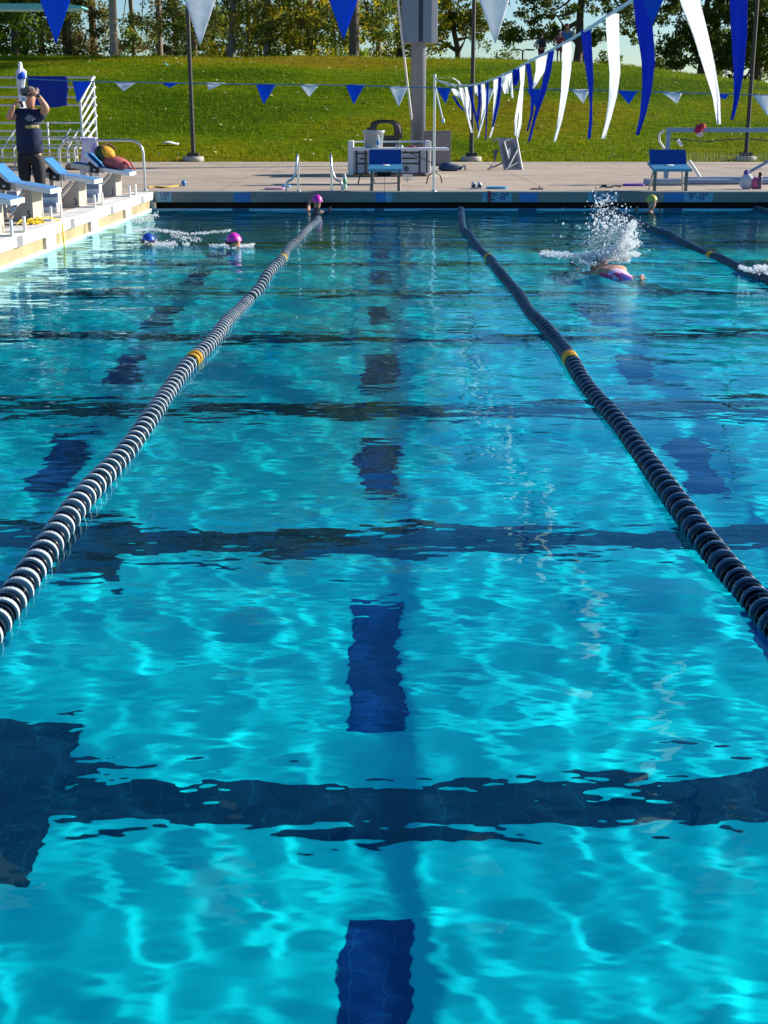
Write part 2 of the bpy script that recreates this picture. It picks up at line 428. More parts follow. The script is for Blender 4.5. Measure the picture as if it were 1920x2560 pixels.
for i, px in enumerate((3, 148, 256, 338)):
    yc = yw(px); mb = MB(); mb.bx((XL + .0125, yc - .12, .18), (XL + .017, yc + .12, DECK - .006), mi=0, bev=.001)
    tag(mb.build('lane_tile', grey), ['square grey tile set in the white pool edge, nearest the left picture border', 'square grey tile in the white pool edge beside the hanging yellow hose', 'square grey tile in the white pool edge below starting block 3', 'square grey tile in the white pool edge nearest the corner of the pool'][i], 'tile', 'grey tiles along the white pool edge')

# ------------------------------------------------------------------ water
ys = [YN]
while ys[-1] < YF - .02: ys.append(ys[-1] + max(.018, .0036 * ys[-1]))
ys = np.array(ys); ys[-1] = YF - .015
xs = np.concatenate([np.arange(XL, 8.0, .022), np.linspace(8.03, XR, 140)])
Xg, Yg = np.meshgrid(xs, ys); Zg = np.zeros_like(Xg)
amp_map = .75 + .5 * np.clip((Yg - 4) / 10, 0, 1)
NW = 120; wr = np.random.default_rng(5)
for i in range(NW):
    lam = .20 * (2.4 / .20) ** wr.random()
    k = 2 * math.pi / lam; a = wr.normal(1.25, .75)
    s = .0150 * math.sqrt(2 / NW) * (1.0 if lam > .2 else .8)
    Zg += s / k * np.sin(k * (Xg * math.cos(a) + Yg * math.sin(a)) + wr.random() * 6.283)
Zg *= amp_map
edge = np.clip((Yg - 21.5) / 3, 0, 1)
_i = np.arange(Xg.size).reshape(Xg.shape)
_q = np.stack([_i[:-1, :-1], _i[:-1, 1:], _i[1:, 1:], _i[1:, :-1]], -1).reshape(-1, 4)
wm = bpy.data.materials.new('pool_water'); wm.use_nodes = True; _n = wm.node_tree; _n.nodes.clear(); _L = _n.links.new
_o = _n.nodes.new('ShaderNodeOutputMaterial'); _g = _n.nodes.new('ShaderNodeBsdfGlass')
_g.inputs['IOR'].default_value = 1.333; _g.inputs['Roughness'].default_value = 0; _g.inputs['Color'].default_value = (.55, .945, 1, 1)
_tc = _n.nodes.new('ShaderNodeTexCoord'); prev = None
for scl, dist, sx in ((2.6, .010, .55), (7.5, .0042, .5), (19, .0012, .55)):
    _mp = _n.nodes.new('ShaderNodeMapping'); _mp.inputs['Scale'].default_value = (sx, 1, 1); _mp.inputs['Rotation'].default_value = (0, 0, .12 * scl)
    _nz = _n.nodes.new('ShaderNodeTexNoise'); _nz.inputs['Scale'].default_value = scl; _nz.inputs['Detail'].default_value = 1.0; _nz.inputs['Roughness'].default_value = .4
    _bp = _n.nodes.new('ShaderNodeBump'); _bp.inputs['Distance'].default_value = dist; _bp.inputs['Strength'].default_value = 1.0
    _L(_tc.outputs['Object'], _mp.inputs[0]); _L(_mp.outputs[0], _nz.inputs['Vector']); _L(_nz.outputs['Fac'], _bp.inputs['Height'])
    if prev: _L(prev.outputs[0], _bp.inputs['Normal'])
    prev = _bp
_L(prev.outputs[0], _g.inputs['Normal']); _L(_g.outputs[0], _o.inputs[0])
water = bpy.data.objects.new('water', npmesh('water', np.stack([Xg, Yg, Zg], -1).reshape(-1, 3), _q, wm)); sc.collection.objects.link(water)
tag(water, kind='structure'); water.cycles.is_caustics_caster = True


# ------------------------------------------------------------------ trees
def leaf_quads(centers, radii, per, size, flat=.75, nm=2):
    """leaf faces spread through clumps; returns V (n*4,3), Q, material index"""
    C = np.repeat(np.asarray(centers), per, 0); RR = np.repeat(np.asarray(radii), per)
    n = len(C)
    d = rng.normal(size=(n, 3)); d /= np.linalg.norm(d, axis=1)[:, None]
    r = RR * (rng.random(n) ** .45)
    p = C + d * r[:, None] * np.array([1, 1, flat])
    a = rng.normal(size=(n, 3)); a /= np.linalg.norm(a, axis=1)[:, None]
    b = np.cross(a, rng.normal(size=(n, 3))); b /= np.linalg.norm(b, axis=1)[:, None]
    s = (size * (.6 + .8 * rng.random(n)))[:, None]
    a = a * s; b = b * s * .55
    V = np.stack([p - a, p + b, p + a, p - b], 1).reshape(-1, 3)
    Q = np.arange(n * 4).reshape(n, 4)
    cm = np.repeat(rng.integers(0, nm, len(centers)), per)
    fl = rng.random(n) < .25
    cm = np.where(fl, rng.integers(0, nm, n), cm)
    return V, Q, cm
def tree(name, base, h, label, mats, trunkm, crowns, lean=(0, 0), tr=.25, clumps=70, per=90, crad=1.0, leaf=.17, limbs=7, group='trees on the hilltop', bare=.35):
    """crowns: list of ((x,y,z) offset from base, (rx,ry,rz)) ellipsoids the leaf clumps fill"""
    k_ = 1.3 if base[0] < 3 else .70     # unseen upper crowns stretched to shade the hill; lower towards the right
    crowns = [((c[0], c[1], c[2] * k_), (r[0], r[1], r[2] * k_)) if c[2] > 5 else (c, r) for c, r in crowns]; h *= k_
    base = Vector(base); t = thing(name, base, label, 'tree', group)
    mb = MB(); top = Vector((lean[0], lean[1], h * .88))
    pts = [Vector((0, 0, -.4)), top * .18 + Vector((.05, 0, 0)), top * .42 + Vector((-.08 * h * .1, .1, 0)), top * .7 + Vector((.06, -.1, 0)), top]
    mb.tube(pts, [tr * 1.25, tr, tr * .85, tr * .6, tr * .2], 9)
    cs, rs = [], []
    tot = sum(c[1][0] * c[1][2] for c in crowns)
    for c, r in crowns:
        k = max(4, int(clumps * r[0] * r[2] / tot))
        for _ in range(k):
            while True:
                q = rng.uniform(-1, 1, 3)
                if .15 < q @ q < 1: break
            cs.append(np.array(c) + q * np.array(r)); rs.append(crad * rng.uniform(.55, 1.15))
    for _ in range(limbs):
        k = rnd.randrange(len(cs)); u = rnd.uniform(bare, .9); a = top * u; b = Vector(cs[k])
        m = (a + b) / 2 + Vector((rnd.uniform(-.3, .3), rnd.uniform(-.3, .3), -.1 * (b - a).length))
        mb.tube([a, m, b], [tr * (1 - u) * .75 + .03, tr * .25, .02], 6, cap=False)
    mb.build('trunk', trunkm, t, world=False)
    V, Q, cm = leaf_quads(cs, rs, per, leaf, nm=len(mats))
    o = bpy.data.objects.new('crown', npmesh('crown', V, Q, mats, cm, smooth=False)); sc.collection.objects.link(o); o.parent = t
    return t
L_green = leafmat('leaf_green', (0.200, 0.328, 0.022), (0.127, 0.218, 0.018), .45); L_dark = leafmat('leaf_dark', (0.082, 0.118, 0.026), (0.127, 0.146, 0.033), .45)
L_olive = leafmat('leaf_olive', (0.273, 0.255, 0.055), (0.200, 0.218, 0.046), .45); L_yel = leafmat('leaf_sunlit_yellow', (0.560, 0.448, 0.021), (0.364, 0.350, 0.028), .55)  # yellow leaves carry the sunlit tone of the foliage in their colour
L_brown = leafmat('leaf_brown', (0.200, 0.127, 0.055), (0.255, 0.182, 0.064), .4); L_oak = leafmat('leaf_oak', (0.109, 0.164, 0.022), (0.164, 0.218, 0.029), .45)
bark_t = M('pale_bark', (.36, .26, .18), .9, var=.3, scale=4, bump=.6, bscale=12); bark_d = M('dark_bark', (.09, .065, .05), .9, var=.3, scale=4, bump=.6, bscale=12)
bark_g = M('grey_bark', (.2, .16, .13), .9, var=.3, scale=4, bump=.6, bscale=12)
def hb(px, Y):                              # a point of the hill under a photo column
    x = P(px, 150, Y).x
    return Vector((x, Y, float(hill_h(np.array(x), np.array(float(Y))))))
TREES = [
 ('cypress_tree', 40, 70, 14, 'dense green bushy tree on the hilltop nearest the left picture border', [L_green, L_green, L_dark], bark_d, [((0, 0, 1.6), (2.0, 1.6, 2.2)), ((0, 0, 6.5), (2.4, 2, 5))], .16, (0, 0), 150, 100, .6),
 ('cypress_tree', -60, 72, 15, 'dark green bushy tree cut by the left picture border', [L_green, L_dark], bark_d, [((0, 0, 2), (2.6, 2, 2.6)), ((0, 0, 7.5), (2.8, 2.2, 5))], .2, (0, 0), 120, 90, .7),
 ('pine_tree', 170, 72, 17, 'dark brownish tree behind the leftmost large blue pennant', [L_dark, L_brown, L_dark], bark_d, [((0, 0, 1.7), (1.8, 1.6, 2.1)), ((0, 0, 8), (2.4, 2, 5.5))], .2, (0, 0), 140, 95, .6),
 ('pine_tree', 235, 76, 16, 'brown-green tree just left of the tall pale trunk', [L_brown, L_olive, L_dark], bark_d, [((0, 0, 1.8), (1.7, 1.6, 2.1)), ((.2, 0, 8), (2.4, 2, 5.5))], .18, (0, 0), 130, 85, .55),
 ('eucalyptus_tree', 286, 68.5, 18, 'tall eucalyptus with a straight pale tan trunk on the left hilltop', [L_olive, L_dark], bark_t, [((0, 0, 12), (3.6, 3, 4.5)), ((.9, .8, 1.3), (.6, .6, 1.2))], .17, (.15, 0), 55, 75, .6),
 ('eucalyptus_tree', 400, 78, 16, 'thin olive tree with sky showing through, right of the tall pale trunk', [L_olive, L_brown, L_dark], bark_g, [((.2, 0, 1.9), (1.9, 1.5, 1.9)), ((-.3, 0, 8), (2.4, 2, 5))], .15, (0, 0), 95, 60, .5),
 ('eucalyptus_tree', 485, 74, 16, 'dark round-crowned tree behind the leftmost lamp post', [L_dark, L_oak, L_olive], bark_g, [((0, 0, 2.0), (2.1, 1.7, 2.1)), ((.3, 0, 8.5), (3, 2.4, 5))], .17, (0, 0), 150, 85, .6),
 ('eucalyptus_tree', 575, 69.5, 17, 'leaning grey-trunked tree with sunlit yellow leaves between the two left lamp posts', [L_olive, L_yel, L_dark], bark_g, [((.4, 0, 11), (3.6, 3, 5)), ((1.4, .5, 2.2), (1.4, 1.2, 1.9)), ((-1.0, 1, 1.9), (1.0, 1.0, 1.7))], .16, (1.6, 0), 130, 75, .5),
 ('eucalyptus_tree', 668, 69, 15, 'yellow-green tree left of the middle blue pennant', [L_yel, L_olive, L_oak], bark_g, [((0, 0, 1.9), (2.0, 1.7, 2.1)), ((0, 0, 8), (3, 2.4, 5))], .16, (0, 0), 160, 80, .55),
 ('eucalyptus_tree', 775, 69.5, 15, 'sunlit yellow leafed tree directly behind the middle blue pennant', [L_yel, L_oak, L_dark], bark_g, [((0, 0, 2.0), (2.1, 1.7, 2.1)), ((0, 0, 8), (3, 2.4, 5))], .16, (0, 0), 160, 80, .55),
 ('oak_tree', 884, 66.5, 14, 'broad tree with a thick dark trunk behind the equipment cart', [L_oak, L_dark, L_yel], bark_d, [((0, 0, 7), (4.6, 3.6, 4.2)), ((1.9, 1.6, 2.0), (1.7, 1.3, 1.4)), ((-1.9, 1.8, 1.8), (1.7, 1.3, 1.6))], .21, (0, 0), 210, 80, .6),
 ('oak_tree', 1000, 75, 12, 'yellow-green tree behind the grey scoreboard post', [L_yel, L_oak, L_oak], bark_d, [((0, 0, 2.2), (2.2, 1.7, 2.1)), ((0, 0, 7.5), (3, 2.4, 4.5))], .17, (0, 0), 150, 80, .55),
 ('oak_tree', 1150, 78, 12, 'spreading dark tree right of the scoreboard post', [L_oak, L_dark, L_yel], bark_d, [((-.7, 0, 4.0), (2.4, 1.9, 2.1)), ((-1.4, 0, 1.9), (.9, .8, .8)), ((1.2, 0, 2.6), (1.3, 1, .8))], .15, (-1.2, 0), 120, 70, .5),
 ('oak_tree', 1440, 75, 13, 'spreading oak with a dark trunk on the crest beside the walking people', [L_oak, L_dark], bark_d, [((-.8, 0, 4.6), (4.2, 3, 2.0)), ((2.8, 0, 2.7), (1.3, 1.1, 1.1)), ((-2.6, 0, 2.2), (1.7, 1.2, .8)), ((1.3, .5, 1.9), (1.0, .9, .6)), ((-.6, .6, 2.2), (1.0, .8, .5))], .22, (.5, 0), 180, 70, .45),
 ('oak_tree', 1752, 73, 12, 'dark backlit tree hanging low behind the right-hand streamers', [L_dark, L_oak], bark_d, [((-.3, 0, 4.4), (2.4, 2, 2.6)), ((-1.2, 0, 1.7), (1.3, 1.1, .9)), ((.7, 0, 1.6), (1.2, 1, 1.2))], .2, (.3, 0), 170, 80, .5),
 ('oak_tree', 1895, 71, 12, 'dense dark tree behind the rightmost lamp post', [L_dark, L_oak], bark_d, [((0, 0, 4.2), (2.3, 2, 3.6)), ((-.6, .4, 1.5), (1.5, 1.2, 1.4))], .2, (0, 0), 190, 85, .55),
 ('eucalyptus_tree', 105, 80, 14, 'dark green tree half hidden behind the leftmost large blue pennant', [L_green, L_dark], bark_d, [((0, 0, 2.2), (2.4, 1.6, 2.4)), ((0, 0, 8), (2.6, 2, 4))], .16, (0, 0), 120, 90, .6),
 ('eucalyptus_tree', 335, 88, 14, 'pale olive tree far back, between the tall pale trunk and the left lamp post', [L_olive, L_green], bark_g, [((.3, 0, 2.6), (1.6, 1.4, 1.6)), ((0, 0, 8), (2.6, 2, 4))], .14, (0, 0), 70, 70, .5),
 ('eucalyptus_tree', 440, 84, 14, 'brown-olive tree far back, just left of the large white pennant tip', [L_brown, L_olive], bark_g, [((0, 0, 2.6), (2.2, 1.6, 2.3)), ((0, 0, 8), (2.6, 2, 4))], .16, (0, 0), 130, 85, .55),
 ('eucalyptus_tree', 530, 86, 14, 'dim green tree far back, left of the leaning grey trunk', [L_green, L_olive], bark_g, [((0, 0, 2.6), (2.2, 1.6, 2.3)), ((0, 0, 8), (2.6, 2, 4))], .16, (0, 0), 130, 85, .55),
 ('eucalyptus_tree', 622, 84, 14, 'golden tree far back, right of the leaning grey trunk', [L_yel, L_olive], bark_g, [((0, 0, 2.6), (2.2, 1.6, 2.3)), ((0, 0, 8), (2.6, 2, 4))], .16, (0, 0), 130, 85, .55),
 ('eucalyptus_tree', 722, 86, 14, 'golden-green tree far back, just left of the middle blue pennant tip', [L_yel, L_green], bark_g, [((0, 0, 2.6), (2.2, 1.6, 2.3)), ((0, 0, 8), (2.6, 2, 4))], .16, (0, 0), 140, 85, .55),
 ('eucalyptus_tree', 832, 84, 14, 'bright yellow-green tree far back, just left of the thick dark trunk', [L_yel, L_green], bark_g, [((0, 0, 2.6), (2.2, 1.6, 2.3)), ((0, 0, 8), (2.6, 2, 4))], .16, (0, 0), 140, 85, .55),
 ('eucalyptus_tree', 945, 86, 14, 'dark golden tree far back, between the thick dark trunk and the scoreboard', [L_yel, L_oak], bark_g, [((0, 0, 2.6), (2.4, 1.6, 2.3)), ((0, 0, 8), (2.6, 2, 4))], .16, (0, 0), 140, 85, .55),
]
for nm, px, Y, h, lab, ms, bk, crw, tr, ln, cl, per, cr in TREES:
    tree(nm, hb(px, Y), h, lab, ms, bk, crw, lean=ln, tr=tr, clumps=int(cl * 1.5), per=per, crad=cr * (1.12 if px < 1050 else .95), leaf=.085, limbs=9, bare=.12)
for i, (px, Y, s, lb) in enumerate([(1242, 90, 1.25, 'small round bush beyond the crest, left of the twin-armed street lamp'), (1478, 84, .62, 'low bush on the crest just right of the oak trunk'), (1512, 88, .72, 'low pair of bushes on the skyline between two white streamers'), (1648, 84, .6, 'lone small bush on the skyline beside the wide blue streamer')]):
    x = P(px, 150, Y).x; z = P(px, [118, 150, 152, 158][i], Y).z
    b = thing('bush', (x, Y, z - 1.5), lb, 'bush', 'bushes beyond the crest')
    mb = MB(); mb.tube([(0, 0, -1.5), (0, 0, 1.2)], [.09, .05], 6); mb.build('stem', bark_d, b, world=False)
    cs = [np.array([rnd.uniform(-1, 1) * s, rnd.uniform(-1, 1) * s, 1.4 + rnd.uniform(-1.3, .9) * s]) for _ in range(10)]
    V, Q, cm = leaf_quads(cs, [.55 * s] * 10, 60, .1)
    o = bpy.data.objects.new('foliage', npmesh('foliage', V, Q, [L_oak, L_dark], cm, smooth=False)); sc.collection.objects.link(o); o.parent = b

# short grass blades along the hill that reads at the front edge, and pale litter
n = 26000
gx = rng.uniform(-16, 17, n); gy = 42 + 24 * rng.random(n) ** 1.5; gz = hill_h(gx, gy)
hgt = rng.uniform(.05, .13, n); ang = rng.uniform(0, 6.28, n); wd = rng.uniform(.012, .03, n)
lx = rng.normal(0, .04, n)
V = np.stack([np.stack([gx - wd * np.cos(ang), gy - wd * np.sin(ang), gz - .02], -1), np.stack([gx + wd * np.cos(ang), gy + wd * np.sin(ang), gz - .02], -1), np.stack([gx + lx, gy + .02, gz + hgt], -1)], 1).reshape(-1, 3)
gm1 = leafmat('grass_blade', (.11, .19, .001), (.22, .23, .003), .35)
o = bpy.data.objects.new('grass_blades', npmesh('grass_blades', V, np.arange(n * 3).reshape(n, 3), [gm1], None, False)); sc.collection.objects.link(o)
tag(o, 'short green grass blades growing over the hillside', 'grass', kind='stuff')
mb = MB(); n = 0
while n < 230:
    x = rnd.uniform(-13, 15); y = 42.3 + 22 * rnd.random() ** 1.2
    z = float(hill_h(np.array(x), np.array(y))) + .055
    s = rnd.uniform(.02, .045); a = rnd.uniform(0, 3); mb.box((x, y, z), (s * 2, s * 1.4, .012), (rnd.uniform(-.5, .5), rnd.uniform(-.5, .5), a)); n += 1
tag(mb.build('fallen_leaves', M('dry_leaf', (.62, .56, .34), .8, var=.3)), 'pale fallen leaves scattered over the grass', 'leaves', kind='stuff')

# ------------------------------------------------------------------ lane ropes
def disc_mesh(rimc, spoke, r=.0545, wdt=.017):
    mb = MB(); n = 24
    mb.lathe([(r - .008, -.036), (r, -.035), (r + .001, -.028), (r, -.036 + wdt), (r - .008, -.035 + wdt), (r - .008, -.036)], n=n, mi=0, smooth=False)
    mb.lathe([(r - .009, .018), (r - .002, .019), (r - .001, .027), (r - .003, .034), (r - .010, .034), (r - .009, .018)], n=n, mi=1)
    mb.lathe([(.008, -.05), (.016, -.05), (.016, .05), (.008, .05)], n=10, mi=1)
    mb.lathe([(.014, -.003), (r - .012, -.002), (r - .012, .002), (.014, .003), (.014, -.003)], n=n, mi=1, smooth=False)
    for k in range(7):                       # open vanes between hub and rims
        a = 2 * math.pi * k / 7 + .2
        mb.box((math.cos(a) * .031, math.sin(a) * .031, .001), (r - .018, .004, .064), (0, 0, a), mi=1)
    return mb
def rope_path(ctrl):
    cx = [c[0] for c in ctrl]; cyy = [c[1] for c in ctrl]
    return lambda y: (np.interp(y, cyy, cx) + .012 * math.sin(y * 2.1) , .012 + .010 * math.sin(y * 1.35 + 1) + .006 * math.sin(y * 3.7))
def lane_rope(label, ctrl, rim, spoke, marks, y0, y1, nparts, parts_from, group='floating lane ropes', pale_beyond=99.0, wd=.017):
    path = rope_path(ctrl); sp = .105
    x, z = path(y0); t = thing('lane_rope', (x, y0, 0), label, 'lane rope', group)
    def m3(y):
        x, z = path(y); x2, z2 = path(y + .04); d = Vector((x2 - x, .04, z2 - z)).normalized()
        q = d.to_track_quat('Z', 'X').to_matrix()
        return Vector((x - t.location.x, y - t.location.y, z)), q @ Euler((0, 0, rnd.uniform(0, 6.28))).to_matrix() @ Euler((rnd.uniform(-.05, .05), rnd.uniform(-.05, .05), 0)).to_matrix()
    cable = MB(); cable.tube([m3(y0 + i * (y1 - y0) / 80)[0] for i in range(81)], .006, 6); cable.build('cable', steel, t, world=False)
    proto = disc_mesh(rim, spoke, wdt=wd); kd = 0
    first = None; rest = MB(); cnt = 0; y = y0 + .1
    yel = M('yellow_plastic', (.75, .42, .03), .4)
    while y < y1 - .1:
        c, q = m3(y)
        mk = [m for m in marks if abs(y - m) < sp * 1.05]
        if mk or (y >= parts_from and cnt < nparts):
            if mk:
                d = disc_mesh(yel, yel).build('marker_disc', [yel, yel], t, world=False, label='yellow distance marker disc')
            elif first is None:
                d = proto.build('float_disc', [rim, spoke], t, world=False); first = d; cnt += 1
            else:
                d = first.copy(); sc.collection.objects.link(d); d.parent = t; cnt += 1
            d.matrix_local = Matrix.Translation(c) @ q.to_4x4()
        else:
            for f, mi, s in zip(proto.f, proto.mi, proto.sm): pass
            rest.add([q @ Vector(v) + c for v in proto.v], proto.f, False)
            kd += 1
            rest.mi[-len(proto.f):] = [(0 if kd % 2 else 1)] * len(proto.mi) if pale_beyond < y < 22.3 else ([1] * len(proto.mi) if pale_beyond < 90 and y >= 22.3 else proto.mi)
        y += sp
    rest.build('float_string', [rim, spoke], t, world=False).__setitem__('kind', 'stuff')
    return t
rimL = M('pale_grey_float', (.42, .47, .50), .35, var=.1); rimR = M('steel_blue_float', (.07, .13, .21), .3, var=.12); navy = M('navy_float', (.004, .009, .022), .3, spec=.35)
yl1, yl2 = G(712, 640, .04).y, G(512, 893, .04).y
yr1, yr2 = G(1212, 640, .04).y, G(1413, 893, .04).y
lane_rope('grey and black lane rope at left, running from the pink-capped girl at the far wall', [(-1.27, 0), (-1.27, 4.2), (-1.285, 6.5), (-1.295, 8.5), (-1.25, 11), (-1.2, 14), (-1.2, 17), (-1.12, 20), (-1.08, 22.3), (-1.22, 24.6)], rimL, navy, [yl1, yl2], YN + .05, YF, 75, 4.15, pale_beyond=9.0, wd=.022)
lane_rope('dark blue lane rope right of centre, ending below the 12 foot depth marker', [(1.27, 0), (1.25, 5), (1.26, 9), (1.24, 13), (1.22, 16), (1.17, 19.5), (1.22, 21.7), (1.35, 23.6), (1.36, 24.6)], rimR, navy, [yr1, yr2], YN + .05, YF, 100, 4.2)
lane_rope('dark lane rope behind the splashing swimmer, crossing to the right picture border', [(3.80, 0), (3.85, 13.4), (4.06, 24.6)], rimR, navy, [G(1752, 634, .03).y], YN + .05, YF, 40, 13.0)
lane_rope('short visible end of lane rope in the far right corner', [(6.5, 0), (6.5, 18), (6.66, 24.6)], rimR, navy, [], YN + .05, YF, 20, 22.5)

# ------------------------------------------------------------------ pool edge tiles and depth markers on the far coping
bt = M('blue_tile', (.02, .17, .45), .4); ltile = M('pale_blue_tile', (.14, .34, .46), .4); dkt = M('dark_blue_tile', (.02, .08, .2), .4)
red = M('dark_red_strap', (.25, .02, .05), .6)
yf = YF - .0125
def far_tile(x0p, x1p, lab, m=bt, cat='tile', name='edge_tile', grp='blue tiles on the far pool edge'):
    a = P(x0p, 481, yf); b = P(x1p, 502, yf); mb = MB()
    mb.bx((a.x, yf - .005, .136), (b.x, yf, DECK - .006), bev=.001)
    return tag(mb.build(name, m), lab, cat, grp)
for a, b, l in ((584, 626, 'blue tile on the far pool edge near the left corner'), (939, 963, 'blue tile on the far pool edge below the starting block by the cart'), (1299, 1344, 'blue tile on the far pool edge right of the 12 foot depth marker'), (1661, 1708, 'blue tile on the far pool edge left of the 9 foot depth marker')):
    far_tile(a, b, l)
    p, q = P(a - 3, 520, YF), P(b - 3, 520, YF); mb = MB(); mb.bx((p.x, YF - .02, -.30), (q.x, YF - .0155, .021), bev=.001)
    tag(mb.build('waterline_tile', dkt), l.replace('blue tile on the far pool edge', 'dark tile at the far waterline'), 'tile', 'dark tiles at the waterline')
far_tile(964, 982, 'pale blue-grey tile beside the blue one below the starting block by the cart', ltile)
def depth_marker(x0p, x1p, txt, lab, sx=1.0):
    a = P(x0p, 481, yf); b = P(x1p, 502, yf)
    t = thing('depth_marker', ((a.x + b.x) / 2, yf, .22), lab, 'depth marker', 'depth markers on the far pool edge')
    mb = MB(); mb.bx((a.x, yf - .005, .138), (b.x, yf, DECK - .008), bev=.001); mb.build('plaque', ltile, t)
    mb = MB(); text_into(mb, txt, .185, ((a.x + b.x) / 2, yf - .0065, .222), ext=.001, sx=sx); mb.build('lettering', dkt, t)
    return t
depth_marker(1206, 1279, '12\'-8"', 'pale blue depth marker reading 12 feet 8 inches', .98)
depth_marker(1469, 1544, '11\'-6"', 'pale blue depth marker behind the falling splash drops', .98)
depth_marker(1710, 1782, '9\'-0"', 'pale blue depth marker reading 9 feet 0 inches', 1.05)
depth_marker(392, 430, '10"', 'small pale depth marker at the left corner of the far wall', .7)
a = P(1221, 478, yf - .008); mb = MB(); mb.bx((a.x, yf - .011, .13), (a.x + .05, yf - .007, DECK + .012)); mb.bx((a.x, yf - .011, DECK + .0075), (a.x + .05, YF + .2, DECK + .012))
tag(mb.build('strap', red), 'dark red strap hanging over the 12 foot depth marker', 'strap')

# ------------------------------------------------------------------ starting blocks
padm = M('blue_grip_top', (.02, .17, .42), .7, var=.08, scale=60, bump=.3, bscale=200); padl = M('worn_blue_top', (.07, .2, .42), .7, var=.12, scale=20)
beige = M('beige_pedestal', (.40, .35, .29), .7, var=.08)
frm = M('block_frame', (.5, .47, .43), .4, .35, var=.1)
def side_block(loc, label, num, first=None):
    t = thing('starting_block', loc, label, 'starting block', 'starting blocks on the left pool edge')
    W = .6; h = W / 2
    sl = math.tan(R(9.5)); zt = .40
    def pz(x): return zt - x * sl            # top of platform at local x (front edge x=0, back is negative)
    def slab(x0, x1, y0, y1, up, dn):
        return [(x0, pz(x0) - dn), (x1, pz(x1) - dn), (x1, pz(x1) + up), (x0, pz(x0) + up)]
    mb = MB(); mb.prism(slab(-.44, 0, 0, 0, 0, .055), -h, h, mi=0); mb.build('front_platform', [wht], t, world=False)
    mb = MB(); mb.prism(slab(-.43, -.012, 0, 0, .006, -.001), -h + .012, h - .012); mb.build('grip_pad', [padl], t, world=False)
    mb = MB(); mb.prism(slab(-.98, -.44, 0, 0, -.004, .085), -h, -h + .035); mb.prism(slab(-.98, -.44, 0, 0, -.004, .085), h - .035, h)
    mb.prism(slab(-.98, -.441, 0, 0, -.012, .03), -h + .035, h - .035); mb.build('rear_frame', [frm], t, world=False)
    mb = MB(); mb.prism(slab(-.97, -.445, 0, 0, .004, .010), -h + .04, h - .04); mb.build('rear_grip', [padl], t, world=False)
    hx, hz = -.52, pz(-.52)
    mb = MB(); mb.prism([(hx, hz + .005), (hx - .21, hz + .215), (hx - .235, hz + .195), (hx - .03, hz - .005)], -h + .02, h - .02); k = mb.build('kick_plate', [wht], t, world=False)
    mb = MB(); mb.prism([(hx + .004, hz + .012), (hx - .206, hz + .222), (hx - .21, hz + .2155), (hx + .0005, hz + .0055)], -h + .024, h - .024); mb.build('grip_face', [padm], k, world=False)
    mb = MB(); mb.box((hx - .06, -h - .02, hz - .04), (.15, .04, .10), (0, R(9.5), 0), bev=.008); mb.box((hx - .06, h + .02, hz - .04), (.15, .04, .10), (0, R(9.5), 0), bev=.008)
    mb.prism([(hx - .03, hz), (hx - .2, hz + .04), (hx - .14, hz + .11)], -h + .03, h - .03)
    mb.build('hinge_box', [black], t, world=False)
    mb = MB(); mb.lathe([(.022, -.006), (.018, .006)], (hx - .06, -h - .046, hz - .04), 12, rot=(R(90), 0, 0)); mb.build('knob', [steel], t, world=False)
    # pedestal
    mb = MB(); mb.prism([(-.50, 0), (-.25, 0), (-.25, pz(-.25) - .057), (-.29, pz(-.29) - .057), (-.50, .10)], -h + .03, h - .03)
    p = mb.build('pedestal', [beige], t, world=False)
    mb = MB(); text_into(mb, num, .13, (-.305, -h + .0285, .085), ext=.001, sx=.85); mb.build('number', [M('black_lettering', (.01, .01, .012), .6)], p, world=False)
    for s in (-1, 1):
        mb = MB(); y = s * (h - .005)
        mb.tube([(-.72, y + .012 * s, .0), (-.33, y + .012 * s, pz(-.33) - .075)], .024, 4); mb.build('strut', [frm], t, world=False)
        mb = MB(); mb.bx((-.80, y - .03, 0), (-.74, y + .03, pz(-.77) - .086)); mb.build('leg', [frm], t, world=False)
    for s in (-1, 1):
        mb = MB(); y = s * (h - .02); mb.tube([(-.25, y, .016), (-.02, y, .016)], .012, 8); mb.tube([(-.02, y, 0), (-.02, y, .19)], .018, 10)
        mb.build('step_rail', [wht], t, world=False)
    return t
def bl_loc(px, py, Yhint=None):
    # front near corner of a block seen at photo pixel: solve on the plane x = XL - .14
    xx = XL - .10; d = _ray(px, py); k = xx / d.x
    return Vector((xx, d.y * k + .3, DECK))
side_block(bl_loc(126, 474), 'starting block numbered 5 in front of the woman in the dark shirt', '5')
side_block(bl_loc(236, 452), 'starting block numbered 3 with an empty blue top, between blocks 1 and 5', '3')
side_block(bl_loc(324, 433), 'starting block numbered 1 with bags piled on it, nearest the corner', '1')
b7 = side_block(bl_loc(0, 509) + Vector((.12, 0, 0)), 'starting block cut off by the left picture border', '7')
lidm = M('slate_blue_panel', (.2, .26, .36), .5)
